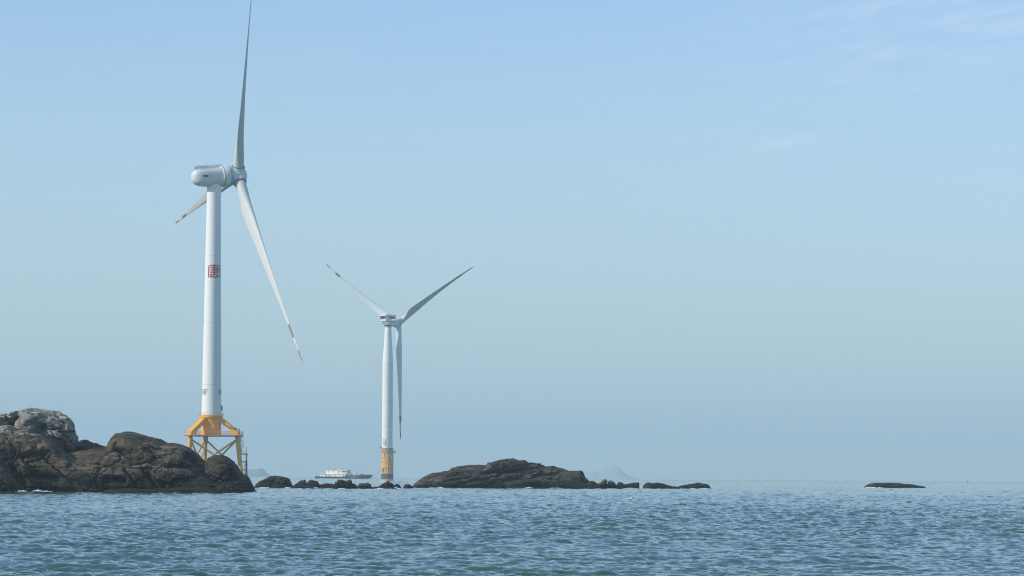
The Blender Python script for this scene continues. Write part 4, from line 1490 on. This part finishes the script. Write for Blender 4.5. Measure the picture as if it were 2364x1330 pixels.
# ------------------------------------------------------------------ work ship moored beside the far turbine
def build_ship():
    D = 2215.0
    s = D / FPX
    o = at(794, 1105.6, D)
    o.z = drop(o.x, D)
    YAW = radians(26)
    S = thing('work_ship', o, 'low dark hulled work ship with a white deckhouse lying left of the farther turbine', 'ship')

    def P(zx, zy):
        """Zoom-picture coordinates of the reference crop to local (x, z)."""
        q = at(710 + zx / 10.745, 1070 + zy / 10.745, D) - o
        return q.x / cos(YAW), q.z
    # hull lofted along x: half width and deck height vary
    st = [205, 230, 300, 450, 700, 950, 1100, 1200, 1300, 1400, 1480, 1550, 1590, 1606]
    dk = [318, 318, 320, 325, 325, 325, 316, 304, 292, 283, 279, 278, 281, 290]
    kl = [365, 395, 400, 400, 400, 400, 400, 400, 400, 398, 384, 360, 352, 345]
    hw = [2.6, 3.4, 4.0, 4.3, 4.4, 4.4, 4.4, 4.3, 4.2, 3.9, 3.4, 2.6, 1.8, 0.8]
    vs, fs, n = [], [], 8
    for a, b, c, w in zip(st, dk, kl, hw):
        x, zd = P(a, b)
        _, zk = P(a, c)
        for (yy, tz) in ((-0.1, 0), (-0.72, 0.08), (-0.93, 0.35), (-1, 1), (1, 1), (0.93, 0.35), (0.72, 0.08), (0.1, 0)):
            vs.append((x, yy * w, zk + (zd - zk) * tz))
    for i in range(len(st) - 1):
        for k in range(n):
            a, b = i * n + k, i * n + (k + 1) % n
            fs.append((a, b, b + n, a + n))
    fs += [tuple(range(n)), tuple(range((len(st) - 1) * n, len(st) * n))]
    hull = MB().add(vs, fs).build('hull', M_hull, S, smooth=0.6)
    # rusty strake with rubbing bars along the bow quarter
    mb = MB()
    for (a0, b0, a1, b1, w) in ((1060, 345, 1340, 318, 4.42), (1080, 368, 1360, 345, 4.36)):
        x0, z0 = P(a0, b0)
        x1, z1 = P(a1, b1)
        mb.tube([(x0, -w, z0), ((x0 + x1) / 2, -w + 0.02, (z0 + z1) / 2), (x1, -w + 0.35, z1)], 0.34, 8)
    mb.build('rubbing_strake', M_hullred, hull)
    # tyre fenders
    for i in range(17):
        zx = 240 + i * 76
        x, zz = P(zx, np.interp(zx, st, dk) + 18)
        w = np.interp(zx, st, hw)
        M = Matrix.Rotation(pi / 2, 3, 'X')
        pr = [(0.28, -0.14), (0.46, -0.2), (0.6, 0), (0.46, 0.2), (0.28, 0.14)]
        MB().lathe(pr, 14, (x, -w - 0.18, zz - 0.3), M).build('tyre_fender', M_rubber, S)
    # bow fender block
    x, zz = P(1560, 305)
    MB().tube([(x - 1.4, -2.4, zz), (x + 0.2, -1.9, zz), (x + 0.9, 0, zz), (x + 0.2, 1.9, zz), (x - 1.4, 2.4, zz)], 0.7, 10).build('bow_fender', M_rubber, S)

    def house(name, a0, a1, b0, b1, w, rake=0.0, mat=M_house):
        x0, z1 = P(a0, b0)
        x1, z0 = P(a1, b1)
        mb = MB()
        mb.prism([(x0, z0), (x1, z0), (x1 + rake, z1), (x0, z1)], -w, w)
        return mb.build(name, mat, S, smooth=0), (x0, x1, z0, z1)
    lo, _ = house('lower_deckhouse', 345, 985, 270, 326, 3.2)
    house('boat_deck', 300, 1030, 262, 270, 3.6)
    up, _ = house('upper_deckhouse', 492, 815, 178, 262, 2.7)
    house('house_roof', 484, 822, 168, 178, 2.95)
    wh, (wx0, wx1, wz0, wz1) = house('wheelhouse', 818, 1015, 168, 262, 2.8, 0.35)
    house('wheelhouse_roof', 800, 1036, 160, 168, 3.15)

    def win(par, zx, zy, w, h, y, mat=M_glass):
        x, zz = P(zx, zy)
        MB().box((x, -y - 0.02, zz), (w, 0.1, h)).build('window', mat, par)
    for zx in (570, 695):
        win(up, zx, 208, 0.62, 0.75, 2.7)
    win(wh, 857, 208, 0.55, 0.8, 2.8)
    for zx in (908, 940, 972, 1002):
        win(wh, zx, 206, 0.78, 0.95, 2.8)
    for zx in (395, 480, 655, 830, 885):
        win(lo, zx, 290, 0.55, 0.5, 3.2)
    for zx in (520, 575, 608, 735, 945):
        x, zz = P(zx, 300)
        MB().box((x, -3.22, zz), (0.5, 0.1, 1.25)).build('door', M_dark, lo)
    x, zz = P(805, 225)
    MB().box((x, -2.75, zz), (0.45, 0.15, 1.9)).build('door', M_dark, up)
    # mast, aerials, funnel, rails
    x, zz = P(850, 160)
    mb = MB().tube([(x, 0, zz), (x, 0, zz + 1.7)], 0.12, 6).tube([(x - 0.8, 0, zz + 0.5), (x + 0.9, 0, zz + 0.6)], 0.08, 6).tube([(x, 0, zz + 1.2), (x + 0.9, 0, zz + 0.1)], 0.06, 6)
    mb.build('mast', M_steel, S)
    x, zz = P(470, 215)
    MB().tube([(x + 0.2, 0.6, zz - 1.2), (x - 0.1, 0.6, zz + 0.8), (x - 0.45, 0.6, zz + 1.2)], 0.28, 8).build('exhaust_pipe', M_steel, S)
    x, zz = P(650, 158)
    MB().box((x, 0, zz - 0.05), (1.5, 1.4, 0.6)).build('life_raft', M_steel, S)
    x0, z0 = P(330, 262)
    x1, _ = P(490, 262)
    for y in (-3.5, 3.5):
        mb = MB()
        railing(mb, [(x0, y, z0), (x1, y, z0)], 1.0, 0.06, 0.9)
        mb.build('stern_railing', M_house, S)
    x0, z0 = P(880, 262)
    x1, _ = P(1028, 262)
    mb = MB()
    railing(mb, [(x0, -3.5, z0), (x1, -3.5, z0), (x1, 3.5, z0)], 0.95, 0.07, 0.8)
    mb.build('bridge_railing', M_house, S)
    x, zz = P(1085, 318)
    MB().box((x, 0.5, zz + 0.6), (2.0, 1.6, 1.2)).tube([(x - 0.3, 0.5, zz + 1), (x + 0.5, 0.5, zz + 2.1)], 0.12, 6).build('winch', M_steel, S)
    x, zz = P(1238, 296)
    MB().tube([(x, -0.6, zz), (x, -0.6, zz + 1.7)], 0.2, 8).build('mooring_post', M_dark, S)
    x, zz = P(1345, 282)
    MB().box((x, 0, zz + 0.35), (1.7, 2.2, 0.8)).build('bow_locker', M_steel, S)
    x, zz = P(330, 300)
    MB().box((x, -1, zz + 0.2), (1.2, 1.4, 1.1)).build('stern_locker', M_hullred, S)
    x, zz = P(1600, 292)
    S.rotation_euler = (0, 0, -YAW)
    return Matrix.Rotation(-YAW, 3, 'Z') @ Vector((x - 0.3, 0, zz)) + o


bow = build_ship()
pts = []
for i in range(13):
    t = i / 12
    p = bow.lerp(rope_end, t)
    p.z -= 0.8 * 4 * t * (1 - t)
    pts.append(p)
o = MB().tube(pts, 0.09, 6).build('mooring_rope', M_rope)
tag(o, 'thin slack mooring rope from the ship bow up to the yellow pile', 'rope')


# ------------------------------------------------------------------ small floating things
def buoy(px, py, d, h, label, group):
    p = at(px, py, d)
    g = drop(p.x, d)
    B = thing('marker_buoy', (p.x, d, g), label, 'buoy', group)
    MB().lathe([(0.2 * h, -0.2 * h), (0.28 * h, 0.0), (0.26 * h, 0.16 * h), (0.1 * h, 0.22 * h)], 16).build('float', M_navy, B)
    mb = MB()
    for k in range(3):
        a = 2 * pi * k / 3
        mb.tube([(cos(a) * 0.14 * h, sin(a) * 0.14 * h, 0.2 * h), (cos(a) * 0.03 * h, sin(a) * 0.03 * h, 0.85 * h)], 0.03 * h, 6)
    mb.build('frame', M_dark, B)
    MB().lathe([(0.06 * h, 0.8 * h), (0.07 * h, 0.95 * h), (0.02 * h, 1.0 * h)], 10).build('lantern', M_dark, B)


BG = 'marker buoys near the horizon'
buoy(2234, 1113, 2100, 1.9, 'darkest marker buoy near the horizon, farthest right in open water', BG)
buoy(1703, 1110.5, 2700, 1.9, 'faint marker buoy near the horizon, just right of the island tail', BG)
buoy(1748, 1110.5, 2700, 1.9, 'faint marker buoy near the horizon, between the island tail and the whale backed rock', BG)


def build_gull():
    p = at(1454, 1153, 285)
    g = Vector((p.x, 285, drop(p.x, 285) + 0.16))
    G = thing('gull', g, 'small white gull resting on the water right of the long island', 'bird')
    mb = MB()
    mb.tube([(-0.26, 0, 0.0), (-0.16, 0, 0.0), (0, 0, 0.02), (0.12, 0, 0.06), (0.17, 0, 0.14), (0.20, 0, 0.20), (0.25, 0, 0.21), (0.29, 0, 0.20)],
            [0.02, 0.07, 0.11, 0.09, 0.055, 0.055, 0.05, 0.015], 12)
    gm = paint('gull_white', (0.82, 0.82, 0.80), 0.6)
    mb.build('body', gm, G)
    MB().tube([(0.28, 0, 0.20), (0.34, 0, 0.185)], [0.014, 0.004], 6).build('beak', M_orange, G)
    for sg in (-1, 1):
        MB().tube([(0.08, sg * 0.085, 0.06), (-0.1, sg * 0.095, 0.05), (-0.3, sg * 0.03, 0.04)], [0.03, 0.045, 0.008], 8).build('wing', paint('gull_grey', (0.55, 0.57, 0.6), 0.6), G)


build_gull()
p = at(484, 1097, 379)


# ------------------------------------------------------------------ far hills
def hill(name, pts, d, depth, seed, col):
    """A far island: its skyline runs through pts, its flanks fall away to front and back."""
    Q = [at(x, y, d) for x, y in pts]
    xs = np.array([q.x for q in Q])
    zs = np.array([q.z for q in Q])
    g = drop(Q[0].x, d)
    nx, ny = 160, 40
    X = np.linspace(xs[0], xs[-1], nx)
    top = np.interp(X, xs, zs)
    Yn = np.linspace(-1, 1, ny)
    GX, GY = np.meshgrid(X, Yn, indexing='ij')
    fall = (1 - np.abs(GY) ** 1.8)
    Z = g - 6 + (top[:, None] - g + 6) * fall
    P = np.stack([GX.ravel() * 0.01, GY.ravel() * 3, Z.ravel() * 0.02], 1)
    Z = Z + (fbm(P * 2, 4, seed).reshape(nx, ny) * 5.0) * np.clip(np.abs(GY) * 3, 0.12, 1)
    V = np.stack([GX.ravel(), (d + GY * depth).ravel(), Z.ravel()], 1)
    idx = np.arange(nx * ny).reshape(nx, ny)
    q = np.stack([idx[:-1, :-1], idx[1:, :-1], idx[1:, 1:], idx[:-1, 1:]], -1).reshape(-1, 4)
    me = bpy.data.meshes.new(name)
    me.from_pydata(V.tolist(), [], q.tolist())
    me.shade_smooth()
    m = paint('hill_scrub', col, 0.9, 0.4, scale=0.02)
    me.materials.append(m)
    o = bpy.data.objects.new(name, me)
    C.objects.link(o)
    tag(o, kind='structure')


hill('hills', [(540, 1104), (556, 1092), (568, 1086), (578, 1083), (586, 1083.5), (592, 1084), (600, 1081.5), (606, 1082), (611, 1086), (614, 1090), (617, 1092), (621, 1099), (625, 1104)],
     9000, 140, 3, (0.14, 0.15, 0.13))
hill('hills', [(1330, 1106), (1350, 1091), (1368, 1087), (1382, 1090), (1394, 1084), (1404, 1082), (1414, 1079), (1424, 1079), (1434, 1083), (1440, 1090), (1452, 1098), (1475, 1106)],
     12000, 180, 8, (0.37, 0.37, 0.35))


# ------------------------------------------------------------------ haze
def build_haze():
    x, y0, y1, z0, z1 = 12900.0, -12900.0, 12900.0, -14.5, 216.0
    vs = [(-x, y0, z0), (x, y0, z0), (x, y1, z0), (-x, y1, z0), (-x, y0, z1), (x, y0, z1), (x, y1, z1), (-x, y1, z1)]
    fs = [(0, 3, 2, 1), (4, 5, 6, 7), (0, 1, 5, 4), (1, 2, 6, 5), (2, 3, 7, 6), (3, 0, 4, 7)]
    m = bpy.data.materials.new('haze')
    m.use_nodes = True
    nt = m.node_tree
    nt.nodes.clear()
    out = nt.nodes.new('ShaderNodeOutputMaterial')
    v = nt.nodes.new('ShaderNodeVolumePrincipled')
    v.inputs['Color'].default_value = (0.64, 0.84, 0.95, 1)
    v.inputs['Density'].default_value = 0.000145
    v.inputs['Anisotropy'].default_value = 0.0
    nt.links.new(v.outputs[0], out.inputs['Volume'])
    o = MB().add(vs, fs).build('haze', m, None, smooth=0)
    tag(o, 'pale blue sea haze filling the air out to the horizon', 'haze', kind='stuff')


build_haze()
